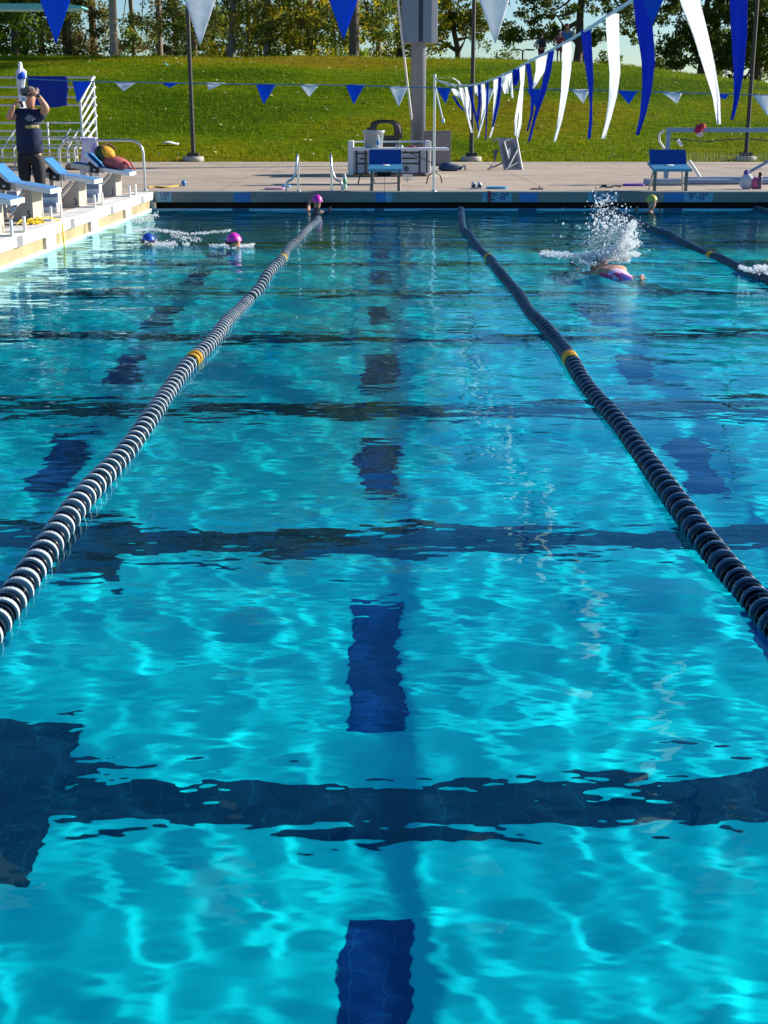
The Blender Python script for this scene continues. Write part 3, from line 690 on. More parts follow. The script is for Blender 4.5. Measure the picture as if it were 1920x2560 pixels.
for px, l in ((122, 'white step with slate blue treads beyond starting block 5'), (228, 'white step with slate blue treads beyond starting block 3'), (20, 'white step with slate blue treads left of the number 5 pedestal')):
    c = G(px, 531 if px == 122 else (506 if px == 228 else 530), DECK); t = thing('step_stool', c, l, 'step', 'white steps behind the starting blocks')
    mb = MB(); mb.bx((c.x - .12, c.y, DECK), (c.x + .12, c.y + .3, DECK + .13), bev=.01); mb.bx((c.x - .12, c.y + .12, DECK + .13), (c.x + .12, c.y + .3, DECK + .27), bev=.01); mb.build('body', wht, t)
    mb = MB(); mb.bx((c.x - .11, c.y - .004, DECK + .07), (c.x + .11, c.y + .11, DECK + .137), bev=.004); mb.build('tread', lidm, t)
    mb = MB(); mb.bx((c.x - .11, c.y + .116, DECK + .20), (c.x + .11, c.y + .29, DECK + .277), bev=.004); mb.build('tread', lidm, t)

def far_block(px0, px1, label, bracket=False):
    a, b = P(px0, 475, YF + .16), P(px1, 475, YF + .16); wd = (b.x - a.x); cx = (a.x + b.x) / 2
    t = thing('starting_block', (cx, YF + .16, DECK), label, 'starting block', 'starting blocks on the far pool edge'); h = wd / 2
    mb = MB(); pz = lambda y: .40 + y * .17   # local y: 0 at the front edge, away from the water positive
    mb.prism([(0, pz(0) - .045), (.62, pz(.62) - .045), (.62, pz(.62)), (0, pz(0))], -h, h, axis='x'); mb.build('platform', padl2, t, world=False)
    mb = MB(); mb.bx((-h - .006, -.012, pz(0) - .05), (h + .006, 0, pz(0) - .004), bev=.003); mb.build('front_trim', ltile, t, world=False)
    mb = MB(); mb.prism([(.40, pz(.4) + .002), (.56, pz(.4) + .255), (.585, pz(.4) + .245), (.43, pz(.4) + .001)], -h + .01, h - .01, axis='x'); k = mb.build('kick_plate', bluecl3, t, world=False)
    mb = MB(); mb.lathe([(.0, 0), (.085, 0), (.085, .004), (0, .004)], (0, .30, pz(.30) + .001), 20, rot=(R(9.6), 0, 0), sy=.55); mb.build('badge', wht, t, world=False)
    for s in (-1, 1):
        mb = MB(); mb.bx((s * (h - .06) - .025, .10, 0), (s * (h - .06) + .025, .15, pz(.12) - .046)); mb.build('leg', bronze, t, world=False)
        mb = MB(); mb.tube([(s * (h - .03), .50, 0), (s * (h - .09), .40, pz(.4) - .046)], .018, 8); mb.build('leg', frm, t, world=False)
    mb = MB(); mb.tube([(-h + .06, .17, .14), (h - .06, .17, .14)], .012, 8); mb.build('crossbar', frm, t, world=False)
    return t
padl2 = M('far_block_blue_top', (.03, .20, .38), .6, var=.1, scale=30); bluecl3 = M('deep_blue_plate', (.008, .06, .3), .5, var=.06); bronze = M('weathered_leg', (.2, .17, .15), .5, .4)
far_block(921, 1005, 'blue-topped starting block in front of the folding table')
far_block(1631, 1726, 'blue-topped starting block in front of the water polo goal')
c = G(1020, 455, DECK); mb = MB(); mb.bx((c.x - .12, c.y, DECK + .09), (c.x + .09, c.y + .05, DECK + .16), bev=.006); mb.bx((c.x - .12, c.y, DECK + .035), (c.x + .07, c.y + .05, DECK + .06), bev=.004); mb.bx((c.x - .03, c.y + .02, DECK), (c.x + .0, c.y + .04, DECK + .09))
tag(mb.build('bracket', [galv]), 'small grey metal bracket on the deck right of the blue starting block by the table', 'bracket')

# ------------------------------------------------------------------ pennant lines
def pennant_mesh(p0, p1, tip, mi=0, curl=.02, hem=.012):
    """cloth triangle hanging from p0-p1 to tip, slightly billowed"""
    p0, p1, tip = Vector(p0), Vector(p1), Vector(tip); mb = MB()
    ph = rnd.uniform(0, 6)
    def f(u, v):
        k = (1 - v) + .015
        mid = (p0 + p1) / 2 * (1 - v) + tip * v
        p = mid + (p1 - p0) * (u - .5) * k
        return p + Vector((0, curl * math.sin(v * 3.0 + ph) * v + curl * .7 * math.sin(u * 5 + ph * 2) * (1 - v) * .6, 0))
    mb.grid(f, 8, 10, thick=.0015, mi=mi)
    return mb
YA = 20.6
t = thing('pennant_line', P(960, 216, YA), 'long line of small blue and white pennants crossing in front of the far grassy hill', 'pennant line', 'backstroke pennant lines')
cordb = M('blue_cord', (.03, .16, .36), .7)
cpts = [(52, 196), (181, 203), (401, 207), (640, 211), (864, 213), (1020, 218), (1205, 222), (1332, 223), (1544, 227), (1776, 234), (1930, 238), (2150, 244)]
mb = MB(); mb.tube([P(x, y, YA) for x, y in cpts], .007, 6); mb.build('cord', cordb, t)
far_p = [(181, 203, 230, 203, 193, 257, 0), (287, 206, 340, 206, 309, 228, 1), (401, 207, 449, 207, 424, 219, 0), (515, 206, 562, 207, 522, 225, 1), (640, 211, 690, 211, 659, 260, 0), (748, 211, 798, 211, 773, 242, 1),
         (864, 212, 912, 212, 884, 260, 0), (973, 216, 1020, 216, 997, 267, 1), (1091, 219, 1127, 220, 1114, 259, 0), (1198, 222, 1236, 222, 1220, 262, 1), (1318, 223, 1352, 223, 1340, 271, 0), (1427, 223, 1474, 223, 1459, 258, 1),
         (1544, 227, 1594, 227, 1573, 260, 0), (1654, 231, 1706, 231, 1693, 259, 1), (1776, 234, 1822, 234, 1814, 248, 0), (1882, 238, 1932, 238, 1920, 290, 1)]
for x0, y0, x1, y1, xt, yt, c in far_p:
    pennant_mesh(P(x0, y0, YA), P(x1, y1, YA), P(xt, yt, YA - .03), curl=.03).build('pennant', [(bluecl, whitecl)[c]], t)
YB = 6.2
t = thing('pennant_line', P(960, -160, YB), 'near line of large blue and white pennants hanging into the top of the picture', 'pennant line', 'backstroke pennant lines')
mb = MB(); mb.tube([P(x, -158 + ((x - 960) / 2200) ** 2 * -30, YB) for x in range(-1100, 3300, 200)], .006, 6); mb.build('cord', cordb, t)
for xt, yt, c in ((-228, 108, 1), (139, 107, 0), (499, 113, 1), (859, 98, 0), (1235, 108, 1), (1634, 60, 0), (2000, 100, 1)):
    y0 = -158
    pennant_mesh(P(xt - 92, y0, YB), P(xt + 88, y0, YB), P(xt + rnd.uniform(-3, 3), yt, YB + .02), curl=.025).build('pennant', [(bluecl, whitecl)[c]], t)

# line of long streamers from the far pole towards the near right
t = thing('streamer_line', P(1250, 190, 15.5), 'line of long blue and white streamers rising from the far pole to the upper right', 'streamer line')
lp = [(1088, 198, 24.7), (1120, 213, 21.8), (1174, 214, 18.8), (1205, 208, 17.2), (1246, 193, 15.4), (1280, 178, 14.2), (1315, 158, 13.2), (1370, 130, 11.8), (1428, 98, 10.7), (1475, 69, 10.0), (1533, 31, 9.2), (1600, -12, 8.45), (1725, -90, 7.2), (1850, -170, 6.3), (2100, -330, 5.1)]
mb = MB(); mb.tube([P(*q) for q in lp], [.012] * len(lp), 7); mb.build('cord', M('white_cord', (.7, .74, .78), .7), t)
whitest = cloth('white_streamer_cloth', (.93, .93, .94), .6, var=.03)
def line_Y(px): return float(np.interp(px, [q[0] for q in lp], [q[2] for q in lp]))
def streamer(pts, c, tw=.12):
    """pts: (x, y, width) in photo pixels down the streamer; it gets real length and width at the line's distance"""
    Y = line_Y(pts[0][0]); mb = MB(); ph = rnd.uniform(0, 6); ks = np.linspace(0, 1, len(pts))
    def f(u, v):
        x = np.interp(v, ks, [p[0] for p in pts]); y = np.interp(v, ks, [p[1] for p in pts]); wd = np.interp(v, ks, [p[2] for p in pts])
        yy = Y - (u - .5) * tw * (1 - .8 * v) + .05 * math.sin(v * 5 + ph) * v
        return P(x + (u - .5) * wd, y, yy) + Vector((0, .012 * math.sin(u * 6 + v * 7 + ph), 0))
    mb.grid(f, 6, 22, thick=.0015)
    return mb.build('streamer', [(bluecl2, whitest)[c]], t)
ST_ = [
 ([(1604, -10, 42), (1610, 60, 42), (1620, 150, 34), (1618, 220, 24), (1608, 290, 14), (1594, 338, 8)], 0),
 ([(1713, -85, 64), (1724, 5, 50), (1752, 90, 38), (1774, 165, 30), (1792, 240, 18), (1797, 311, 10)], 1),
 ([(1838, -160, 60), (1846, -20, 46), (1850, 90, 38), (1848, 180, 26), (1840, 250, 12), (1828, 300, 8)], 0),
 ([(1531, 34, 34), (1534, 110, 30), (1538, 180, 27), (1532, 240, 20), (1519, 305, 12), (1508, 347, 8)], 1),
 ([(1465, 74, 25), (1471, 140, 22), (1476, 200, 15), (1477, 258, 6), (1477, 300, 8), (1473, 347, 7)], 0),
 ([(1417, 104, 23), (1417, 170, 23), (1412, 230, 17), (1400, 300, 11), (1386, 355, 6)], 1),
 ([(1379, 126, 14), (1370, 180, 16), (1356, 235, 14), (1338, 290, 8), (1322, 355, 5)], 0),
 ([(1352, 140, 28), (1352, 175, 24), (1340, 205, 12), (1332, 221, 5)], 1),
 ([(1320, 160, 12), (1326, 205, 11), (1332, 245, 9), (1330, 285, 6), (1318, 328, 4)], 0),
 ([(1308, 164, 9), (1306, 210, 9), (1298, 255, 7), (1290, 300, 7), (1288, 340, 4)], 1),
 ([(1302, 168, 6), (1306, 225, 6), (1302, 270, 7), (1300, 310, 8), (1294, 346, 5)], 1),
 ([(1292, 172, 18), (1290, 195, 18), (1288, 214, 9)], 0),
 ([(1263, 184, 16), (1261, 210, 18), (1266, 234, 10)], 1), ([(1275, 180, 9), (1277, 210, 9), (1281, 246, 5)], 1),
 ([(1249, 193, 7), (1249, 220, 9), (1244, 260, 9), (1236, 300, 6), (1232, 318, 4)], 0),
 ([(1239, 197, 12), (1240, 240, 10), (1236, 285, 8), (1232, 320, 5), (1224, 346, 4)], 1),
 ([(1219, 206, 6), (1218, 250, 5), (1216, 300, 3), (1214, 352, 3)], 0),
 ([(1206, 210, 10), (1212, 262, 13), (1206, 300, 7), (1194, 346, 4)], 1),
 ([(1198, 213, 7), (1199, 260, 7), (1194, 305, 5)], 0), ([(1188, 214, 9), (1194, 240, 7)], 1),
 ([(1175, 217, 6), (1182, 265, 7), (1192, 300, 5), (1198, 330, 4)], 0),
 ([(1164, 218, 8), (1173, 260, 9), (1175, 300, 5)], 1),
 ([(1152, 219, 10), (1162, 255, 10), (1169, 290, 6), (1180, 332, 4)], 1),
 ([(1130, 220, 10), (1146, 236, 22), (1156, 250, 8)], 1), ([(1134, 240, 5), (1146, 262, 8), (1160, 277, 4)], 0),
 ([(1089, 196, 5), (1115, 193, 6), (1132, 195, 6), (1146, 203, 5), (1153, 214, 4)], 1), ([(1090, 200, 4), (1112, 204, 6), (1128, 209, 8), (1137, 217, 5)], 1),
]
for p, c in ST_: streamer(p, c, .05 if p[0][0] < 1300 else .14)
mb = MB(); mb.tube([P(1089, 221, 24.68), P(1096, 252, 24.66), P(1106, 296, 24.62)], .014, 7); mb.ball(P(1108, 302, 24.62), (.03, .03, .045)); mb.build('cord_tail', M('white_cord', ()), t)

def flag_pole(px, py_top, Y, label, base=DECK, r=.024, group='flag poles at the pool edge'):
    p = P(px, py_top, Y); tt = thing('flag_pole', (p.x, Y, base), label, 'pole', group)
    mb = MB(); mb.tube([(p.x, Y, base), p], r, 12); mb.build('shaft', steel, tt)
    mb = MB(); mb.ball(p, (r * 1.25, r * 1.25, r * 1.4)); mb.build('cap', wht, tt)
    mb = MB(); mb.lathe([(r * 2.4, 0), (r * 2.4, .012), (r * 1.1, .03)], (p.x, Y, base), 14); mb.build('collar', steel, tt)
    return tt
flag_pole(1087, 190, YF + .16, 'thin steel pole carrying the streamers at the far pool edge')
bp = flag_pole(50, 160, YA + .1, 'pole at left wrapped in white and blue cloth behind the woman')
a = P(50, 160, YA + .1); mb = MB()
def fur(u, v):
    ang = u * 6.2832; z = 1.0 * v; r = .05 + .025 * math.sin(v * 9 + 1) * (1 - v) + .018 * math.sin(ang * 3 + v * 12) + .02 * v
    if v < .05: r *= .4
    return Vector((a.x + r * math.cos(ang), a.y + r * math.sin(ang), a.z - .01 - z))
mb.grid(fur, 18, 22, smooth=True); mb.build('rolled_cloth', whitecl, bp)
mb = MB(); mb.lathe([(.06, -.05), (.078, -.02), (.074, .03), (.058, .06)], (a.x, a.y, P(50, 190, YA + .1).z), 16); mb.build('cloth_band', bluecl, bp)

# ------------------------------------------------------------------ lamp posts, scoreboard, tall things on the far side
def lamp_post(px, pyb, Y, label):
    b = G(px, pyb, DECK); b = Vector((P(px, pyb, Y).x, Y, float(DECK)))
    tt = thing('lamp_post', b, label, 'lamp post', 'dark lamp posts at the foot of the hill')
    mb = MB(); mb.lathe([(.32, -.05), (.32, .12), (.29, .15)], b, 20); mb.build('footing', concb, tt)
    mb = MB(); mb.box(b + Vector((0, 0, .20)), (.34, .34, .12), bev=.02); mb.build('base_plate', blackpaint, tt)
    mb = MB(); mb.tube([b + Vector((0, 0, .2)), b + Vector((0, 0, 9.0))], [.068, .05], 12); mb.build('shaft', blackpaint, tt)
    mb = MB(); mb.tube([b + Vector((0, 0, 8.9)), b + Vector((0, -.9, 9.05))], .03, 8); mb.box(b + Vector((0, -1.15, 9.05)), (.3, .6, .12), bev=.03); mb.build('lamp_head', blackpaint, tt)
    return tt
lamp_post(484, 400, 42.35, 'dark lamp post left of centre at the foot of the hill')
lamp_post(1178, 400, 42.35, 'dark lamp post behind the streamers, just right of the grey scoreboard post')
lamp_post(1864, 398, 42.6, 'dark lamp post at right behind the water polo goal')

gsteel = M('grey_painted_steel', (.19, .21, .245), .5, var=.06); gpanel = M('scoreboard_panel', (.20, .25, .30), .5, var=.06); gside = M('scoreboard_sunlit_side', (.55, .54, .52), .5, var=.05)  # cabinet side paler than the panels: sunlight put into its colour
YS = 39.0; a = P(1045, 352, YS)
sb = thing('scoreboard', (a.x, YS, DECK), 'thick grey post carrying a tall grey scoreboard cabinet at the top of the picture', 'scoreboard')
mb = MB(); mb.lathe([(.21, 0), (.21, 9.0)], (a.x, YS, DECK), 24); mb.build('post', gsteel, sb)
zb = P(1045, 107, YS - .3).z
for x0, x1, nm, mt in ((1003, 1046, 'panel', gpanel), (1057, 1079, 'panel', gpanel)):
    l, r_ = P(x0, 100, YS - .3).x, P(x1, 100, YS - .3).x
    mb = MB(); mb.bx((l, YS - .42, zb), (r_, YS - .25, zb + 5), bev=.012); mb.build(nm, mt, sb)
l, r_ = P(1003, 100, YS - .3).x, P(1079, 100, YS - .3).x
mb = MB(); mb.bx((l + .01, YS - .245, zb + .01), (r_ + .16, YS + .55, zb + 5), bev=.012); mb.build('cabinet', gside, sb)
mb = MB(); mb.bx((l + .02, YS - .34, zb + .02), (r_ - .02, YS - .24, zb + 5)); mb.build('channel', M('shaded_channel', (.06, .08, .11), .6), sb)  # dark strip between the panels, the column's shadow put into its colour
mb = MB(); mb.tube([P(991, -60, 38.4), P(996, 10, 38.4), P(1003, 80, 38.45), P(1015, 180, 38.5), P(1028, 288, 38.6)], .03, 10); mb.tube([P(1028, 286, 38.6), P(1029, 300, 38.62)], [.034, .02], 8)
tag(mb.build('conduit_pole', M('cream_pole', (.68, .64, .56), .5)), 'long thin white pole leaning against the grey scoreboard post', 'pole')

# twin street lamp far beyond the crest
b = P(1307, 160, 95); tt = thing('street_lamp', (b.x, 95, b.z - 3), 'tiny twin-armed street lamp on the skyline', 'street lamp')
mb = MB(); mb.tube([(b.x, 95, b.z - 3), P(1307, 127, 95)], .06, 8); mb.build('post', blackpaint, tt)
for s, e in ((-1, 1288), (1, 1325)):
    mb = MB(); q = P(1307, 127, 95); e = P(e, 124, 95); mb.tube([q, q.lerp(e, .5) + Vector((0, 0, .06)), e], .04, 6); mb.box(e + Vector((s * .05, 0, -.02)), (.5, .25, .09)); mb.build('arm', blackpaint, tt)

# ------------------------------------------------------------------ diving board (teal) reaching in from the left
YD = 23.2; a = P(212, 17, YD); teal = M('teal_springboard', (.12, .42, .38), .5)
tt = thing('diving_board', (-8.6, YD, DECK), 'pale teal diving board seen edge-on in the top left corner', 'diving board')
l = P(0, 13, YD)
mb = MB(); mb.prism([(-9.6, l.z + .02), (a.x - .25, a.z + .03), (a.x, a.z - .005), (a.x, a.z - .03), (a.x - .25, a.z - .055), (-9.6, l.z - .09)], YD - .25, YD + .25); mb.build('board', teal, tt)
mb = MB(); mb.bx((-9.5, YD - .2, DECK), (-9.2, YD + .2, l.z - .09)); mb.build('stand', galv, tt)
mb = MB(); mb.bx((-7.7, YD - .22, DECK), (-7.5, YD + .22, l.z - .075)); mb.build('stand', galv, tt)

# ------------------------------------------------------------------ bleachers
alu = M('aluminium_plank', (.6, .63, .64), .38, .5, var=.08)
BX1 = P(201, 300, 37.5).x
tt = thing('bleachers', (BX1 - 4, 38, DECK), 'silver metal bleachers behind the woman at the left', 'bleachers')
rows = [(391, 36.6), (368, 37.2), (346, 37.8), (326, 38.4), (305, 39.0)]
for py, Y in rows:
    z = P(0, py, Y).z; mb = MB(); mb.bx((-16.5, Y, z - .045), (BX1, Y + .28, z), bev=.006); mb.build('seat_plank', alu, tt)
    if py > 310:
        mb = MB(); mb.bx((-16.5, Y + .34, z - .19), (BX1, Y + .58, z - .155), bev=.006); mb.build('foot_plank', alu, tt)
for py in (194, 218, 243, 263):
    z = P(0, py, 39.6).z; mb = MB(); mb.tube([(-16.5, 39.6, z), (P(233, 200, 39.6).x, 39.6, z)], .025, 8); mb.build('back_rail', galv, tt)
xr = P(233, 200, 39.6).x
for py in (194, 218, 243, 263, 290):
    mb = MB(); mb.ball((xr + .02, 39.58, P(0, py, 39.6).z), .05, 10); mb.build('rail_cap', wht, tt)
mb = MB(); mb.tube([(xr, 39.6, DECK), (xr, 39.6, P(0, 192, 39.6).z)], .032, 10); mb.build('post', galv, tt)
xf = P(201, 260, 36.7).x; mb = MB(); mb.tube([(xf, 36.7, DECK), (xf, 36.7, P(0, 257, 36.7).z)], .032, 10); mb.build('post', galv, tt)
for k in range(6):
    zf = P(0, 257 + 21 * k, 36.7).z; zr = P(0, 194 + 25 * k, 39.6).z
    mb = MB(); mb.tube([(xf, 36.7, zf), (xr, 39.6, zr)], .03, 8); mb.build('guard_rail', wht, tt)
for px in (10, 40, 70, 150, 172, 190):
    x = P(px, 380, 37.2).x; mb = MB(); mb.tube([(x, 37.0, DECK), (x, 37.0, P(0, 372, 37).z)], .022, 8); mb.tube([(x, 38.2, DECK), (x, 38.2, P(0, 335, 38.2).z)], .022, 8)
    mb.tube([(x, 37.0, P(0, 374, 37).z), (x, 38.6, P(0, 322, 38.6).z)], .02, 8); mb.build('support_frame', galv, tt)
for px in (42, 120):
    x = P(px, 330, 37.5).x; mb = MB(); mb.tube([(x, 37.5, DECK), (x, 37.5, P(0, 305, 37.5).z)], .025, 8); mb.build('upright', wht, tt)

def hanging(name, mats, x0, x1, ztop, zb0, zb1, Y, lab, cat, folds=4, amp=.04, r=.04, flare=0.0, vbreak=.5):
    """cloth folded over a rail: front sheet down to zb0, back sheet down to zb1"""
    mb = MB(); ph = rnd.uniform(0, 6)
    Lf, Lb = ztop - zb0, ztop - zb1; tot = Lf + Lb
    def f(u, v):
        s = v * tot
        wv = amp * math.sin(u * folds * 3.1416 + ph)
        if s < Lf: k = (Lf - s) / Lf; y = Y - r - wv * k * .9 - .03 * k; z = ztop - (Lf - s)
        else: k = (s - Lf) / Lb; y = Y + r + wv * k * .6; z = ztop - (s - Lf)
        z += r * math.exp(-((s - Lf) / .06) ** 2) * .8
        x = x0 + (x1 - x0) * u + flare * (u - .5) * k + .02 * math.sin(z * 7 + u * 3)
        z += .03 * k * math.sin(u * 7 + ph)
        return Vector((x, y, z))
    mb.grid(f, 26, 34, thick=.006)
    return tag(mb.build(name, mats), lab, cat)
x0, x1 = P(70, 200, 39.55).x, P(166, 200, 39.55).x
hanging('towel', cloth('navy_towel', (.008, .035, .30), .1), x0, x1, P(0, 193, 39.6).z, P(0, 266, 39.5).z, P(0, 250, 39.7).z, 39.6, 'large dark blue towel hung over the top rail of the bleachers', 'towel', folds=3, amp=.03)

# handrail at the pool corner with the tie-dye towel
p1 = G(363, 477, DECK); x0 = P(150, 400, p1.y + .3).x; zt = P(330, 351, p1.y).z
mb = MB(); rr = .22
pts = [(p1.x, p1.y, DECK), (p1.x, p1.y, zt - rr)] + [(p1.x - rr * (1 - math.cos(a)), p1.y, zt - rr + rr * math.sin(a)) for a in (.4, .8, 1.2, 1.5708)]
pts += [(x0 + rr * (1 - math.sin(a)), p1.y + .3, zt - rr + rr * math.cos(a)) for a in (0, .4, .8, 1.2, 1.5708)] + [(x0, p1.y + .3, DECK)]
tt = thing('handrail', (p1.x - .8, p1.y, DECK), 'curved steel handrail at the pool corner beside starting block 1', 'handrail')
mb.tube(pts, .024, 10); mb.build('rail', steel, tt)
for q in (pts[0], pts[-1]):
    mb = MB(); mb.lathe([(.05, 0), (.05, .012), (.028, .02)], q, 14); mb.build('collar', steel, tt)
tie = bpy.data.materials.new('tie_dye_cloth'); tie.use_nodes = True
_b = tie.node_tree.nodes['Principled BSDF']; _b.inputs['Roughness'].default_value = .85
_c, _n1, _m1 = _noise_color(tie.node_tree, _b, [(.72, .66, .74), (.55, .5, .74), (.42, .33, .66), (.35, .06, .38)], 4.2, detail=5, contrast=(.42, .72)); tie.node_tree.links.new(_c.outputs[0], _b.inputs['Base Color'])
xa, xb = P(200, 380, p1.y).x, P(240, 380, p1.y).x
hanging('towel', tie, xa, xb, zt + .03, P(0, 437, p1.y).z, P(0, 420, p1.y).z, p1.y + .14, 'white and purple tie-dye towel hanging over the curved handrail', 'towel', folds=5, amp=.035, flare=.05)

# ------------------------------------------------------------------ pool ladder handrails at the far edge
def ladder_rail(px_post, px_foot, label):
    Y = YF + .25; a = P(px_post, 475, Y); q = P(px_foot, 475, Y); s = 1 if q.x > a.x else -1
    tt = thing('ladder_rail', (a.x, Y, DECK), label, 'handrail', 'steel ladder rails at the far pool edge')
    zt = P(0, 386, Y).z; W_ = abs(q.x - a.x)
    pts = [(a.x, Y + .02, DECK), (a.x, Y + .04, zt - .12), (a.x - s * .01, Y + .0, zt - .03), (a.x, Y - .10, zt), (a.x + s * .0, Y - .20, zt - .05), (a.x + s * .01, Y - .27, zt - .18), (a.x + s * .03, Y - .28, zt - .32), (a.x + s * W_ * .45, Y - .28, zt - .43), (a.x + s * W_ * .85, Y - .28, zt - .46), (a.x + s * W_, Y - .28, zt - .52), (a.x + s * W_, Y - .26, DECK)]
    # smooth
    out = [Vector(pts[0])]
    for i in range(1, len(pts) - 1):
        p, n_ = Vector(pts[i]), Vector(pts[i + 1]); o = Vector(pts[i - 1])
        out += [p.lerp(o, .25), p, p.lerp(n_, .25)]
    out.append(Vector(pts[-1])); sm = [out[0]] + [(out[i - 1] + out[i] * 2 + out[i + 1]) / 4 for i in range(1, len(out) - 1)] + [out[-1]]
    mb = MB(); mb.tube(sm, .021, 10); mb.build('rail', steel, tt)
    mb = MB(); mb.lathe([(.045, 0), (.045, .012), (.026, .02)], (a.x, Y + .02, DECK), 14); mb.build('collar', steel, tt)
    return tt
ladder_rail(746, 718, 'curved steel ladder rail with its foot bent to the left'); ladder_rail(829, 857, 'curved steel ladder rail with its foot bent to the right')
b = G(862, 473, DECK); tt = thing('water_bottle', b, 'tall pale green water bottle standing beside the right ladder rail', 'bottle')
mb = MB(); mb.lathe([(.034, 0), (.036, .02), (.036, .20), (.03, .225), (.02, .24)], b, 16); mb.build('body', M('pale_green_plastic', (.35, .6, .5), .3), tt)
mb = MB(); mb.lathe([(.022, .238), (.022, .27), (.012, .285)], b, 12); mb.build('cap', wht, tt)
mb = MB(); mb.lathe([(.0366, .10), (.0366, .17)], b, 16); mb.build('band', M('green_label', (.05, .3, .2), .5), tt)

# ------------------------------------------------------------------ folding table and its things
tabm = M('white_table_top', (.70, .72, .74), .4, var=.04); legm = M('dark_table_leg', (.03, .035, .04), .4)
L_, R_ = G(905, 460, DECK), G(1078, 457, DECK); YT = (L_.y + R_.y) / 2
tl, tr_ = P(880, 371, YT - .25), P(1121, 368, YT - .25); zt = (tl.z + tr_.z) / 2
tt = thing('folding_table', ((tl.x + tr_.x) / 2, YT, DECK), 'white folding table with dark curved legs in front of the equipment cart', 'table')
mb = MB(); mb.bx((tl.x, YT - .36, zt - .05), (tr_.x, YT + .36, zt), bev=.02); mb.build('table_top', tabm, tt)
for px in (916, 1086):
    x = P(px, 440, YT).x
    mb = MB(); mb.tube([(x, YT - .28, zt - .06), (x, YT + .28, zt - .06)], .014, 8)
    for s in (-1, 1):
        mb.tube([(x, YT + s * .05, zt - .05), (x, YT + s * .05, zt - .42), (x + s * .05, YT + s * .08, zt - .50), (x + s * .13, YT + s * .14, zt - .56), (x + s * .165, YT + s * .18, DECK)], .014, 8)
    mb.build('leg', legm, tt)
mb = MB(); mb.tube([(P(1010, 400, YT).x, YT, zt - .06), (P(1080, 420, YT).x, YT, zt - .3)], .009, 6); mb.build('brace', legm, tt)
# clear tub
tubm = M('clear_tub_plastic', (.62, .68, .7), .25, trans=.35, var=.04)
a, c = P(905, 366, YT - .1), P(963, 326, YT - .1); cx = (P(907, 366, YT - .1).x + P(961, 366, YT - .1).x) / 2
tt = thing('plastic_tub', (cx, YT - .1, zt), 'translucent white plastic tub on the left half of the folding table', 'tub')
h = c.z - zt; mb = MB(); mb.lathe([(.175, 0), (.21, h - .02), (.225, h - .02), (.225, h), (.205, h), (.17, .01), (0, .01)], (cx, YT - .1, zt), 4 * 6, sy=.7); mb.build('body', tubm, tt)
mb = MB(); mb.lathe([(.10, .012), (.15, h * .6), (0, h * .65)], (cx - .02, YT - .1, zt), 14, sy=.7); mb.build('contents', M('blue_cloth_inside', (.06, .18, .32), .8), tt)
mb = MB(); mb.lathe([(.226, h - .045), (.226, h - .018)], (cx, YT - .1, zt), 24, sy=.7); mb.build('rim', tubm, tt)
b = P(945, 369, YT - .26); tt = thing('water_bottle', (b.x, YT - .27, zt), 'clear water bottle standing in front of the translucent tub on the table', 'bottle')
mb = MB(); mb.lathe([(.036, 0), (.038, .05), (.034, .1), (.038, .15), (.03, .19), (.014, .22)], (b.x, YT - .27, zt), 14); mb.build('body', M('clear_bottle', (.75, .8, .85), .15, trans=.5), tt)
mb = MB(); mb.lathe([(.016, .218), (.016, .245)], (b.x, YT - .27, zt), 10); mb.build('cap', wht, tt)
mb = MB(); mb.lathe([(.0385, .06), (.0352, .1), (.0385, .14)], (b.x, YT - .27, zt), 14); mb.build('band', M('blue_label', (.1, .25, .5), .5), tt)
a, c = P(1012, 364, YT), P(1046, 362, YT); mb = MB()
mb.grid(lambda u, v: Vector((a.x + (c.x - a.x) * u, YT - .1 + .25 * v, zt + .004 + .035 * math.sin(u * 3.14) * math.sin(v * 3.14) + .01 * math.sin(u * 14) * math.sin(v * 9))), 18, 10, thick=.012)
tag(mb.build('folded_cloth', M('maroon_cloth', (.18, .03, .05), .85)), 'crumpled maroon cloth on the right half of the folding table', 'cloth')
for k, (px, l) in enumerate(((992, 'small steel stopwatch on the table left of the maroon cloth'), (1003, 'small steel whistle on the table next to the maroon cloth'))):
    q = P(px, 366, YT); mb = MB(); mb.lathe([(.03, 0), (.034, .01), (.034, .03), (.025, .045)], (q.x, YT - .15, zt), 12); mb.tube([(q.x - .02, YT - .15, zt + .03), (q.x, YT - .15, zt + .075), (q.x + .02, YT - .15, zt + .03)], .007, 6)
    tag(mb.build(['stopwatch', 'whistle'][k], [galv, steel][k]), l, ['stopwatch', 'whistle'][k])

# equipment cart behind the table
Yc = G(900, 441, DECK).y; cl, cr_ = P(870, 440, Yc), P(1077, 438, Yc); zc = P(960, 352, Yc).z
cart = thing('equipment_cart', ((cl.x + cr_.x) / 2, Yc + .35, DECK), 'large white boxy equipment cart behind the folding table', 'cart')
cpm = M('cart_panel', (.42, .46, .52), .5, var=.06); cfm = M('cart_frame', (.72, .72, .7), .45)
mb = MB(); mb.bx((cl.x + .06, Yc + .02, DECK + .06), (cr_.x - .06, Yc + .72, zc - .16), bev=.01); mb.build('panel', cpm, cart)
for (x0, x1) in ((cl.x, cl.x + .13), (cr_.x - .13, cr_.x)):
    mb = MB(); mb.bx((x0, Yc, DECK + .02), (x1, Yc + .76, zc), bev=.03); mb.build('end_panel', cfm, cart)
mb = MB(); mb.bx((cl.x + .131, Yc + .66, zc - .05), (cr_.x - .131, Yc + .75, zc - .012), bev=.01); mb.build('top_rail', cfm, cart)
mb = MB(); mb.bx((cl.x + .131, Yc + .0, DECK + .03), (cr_.x - .131, Yc + .08, DECK + .075)); mb.build('bottom_rail', black, cart)
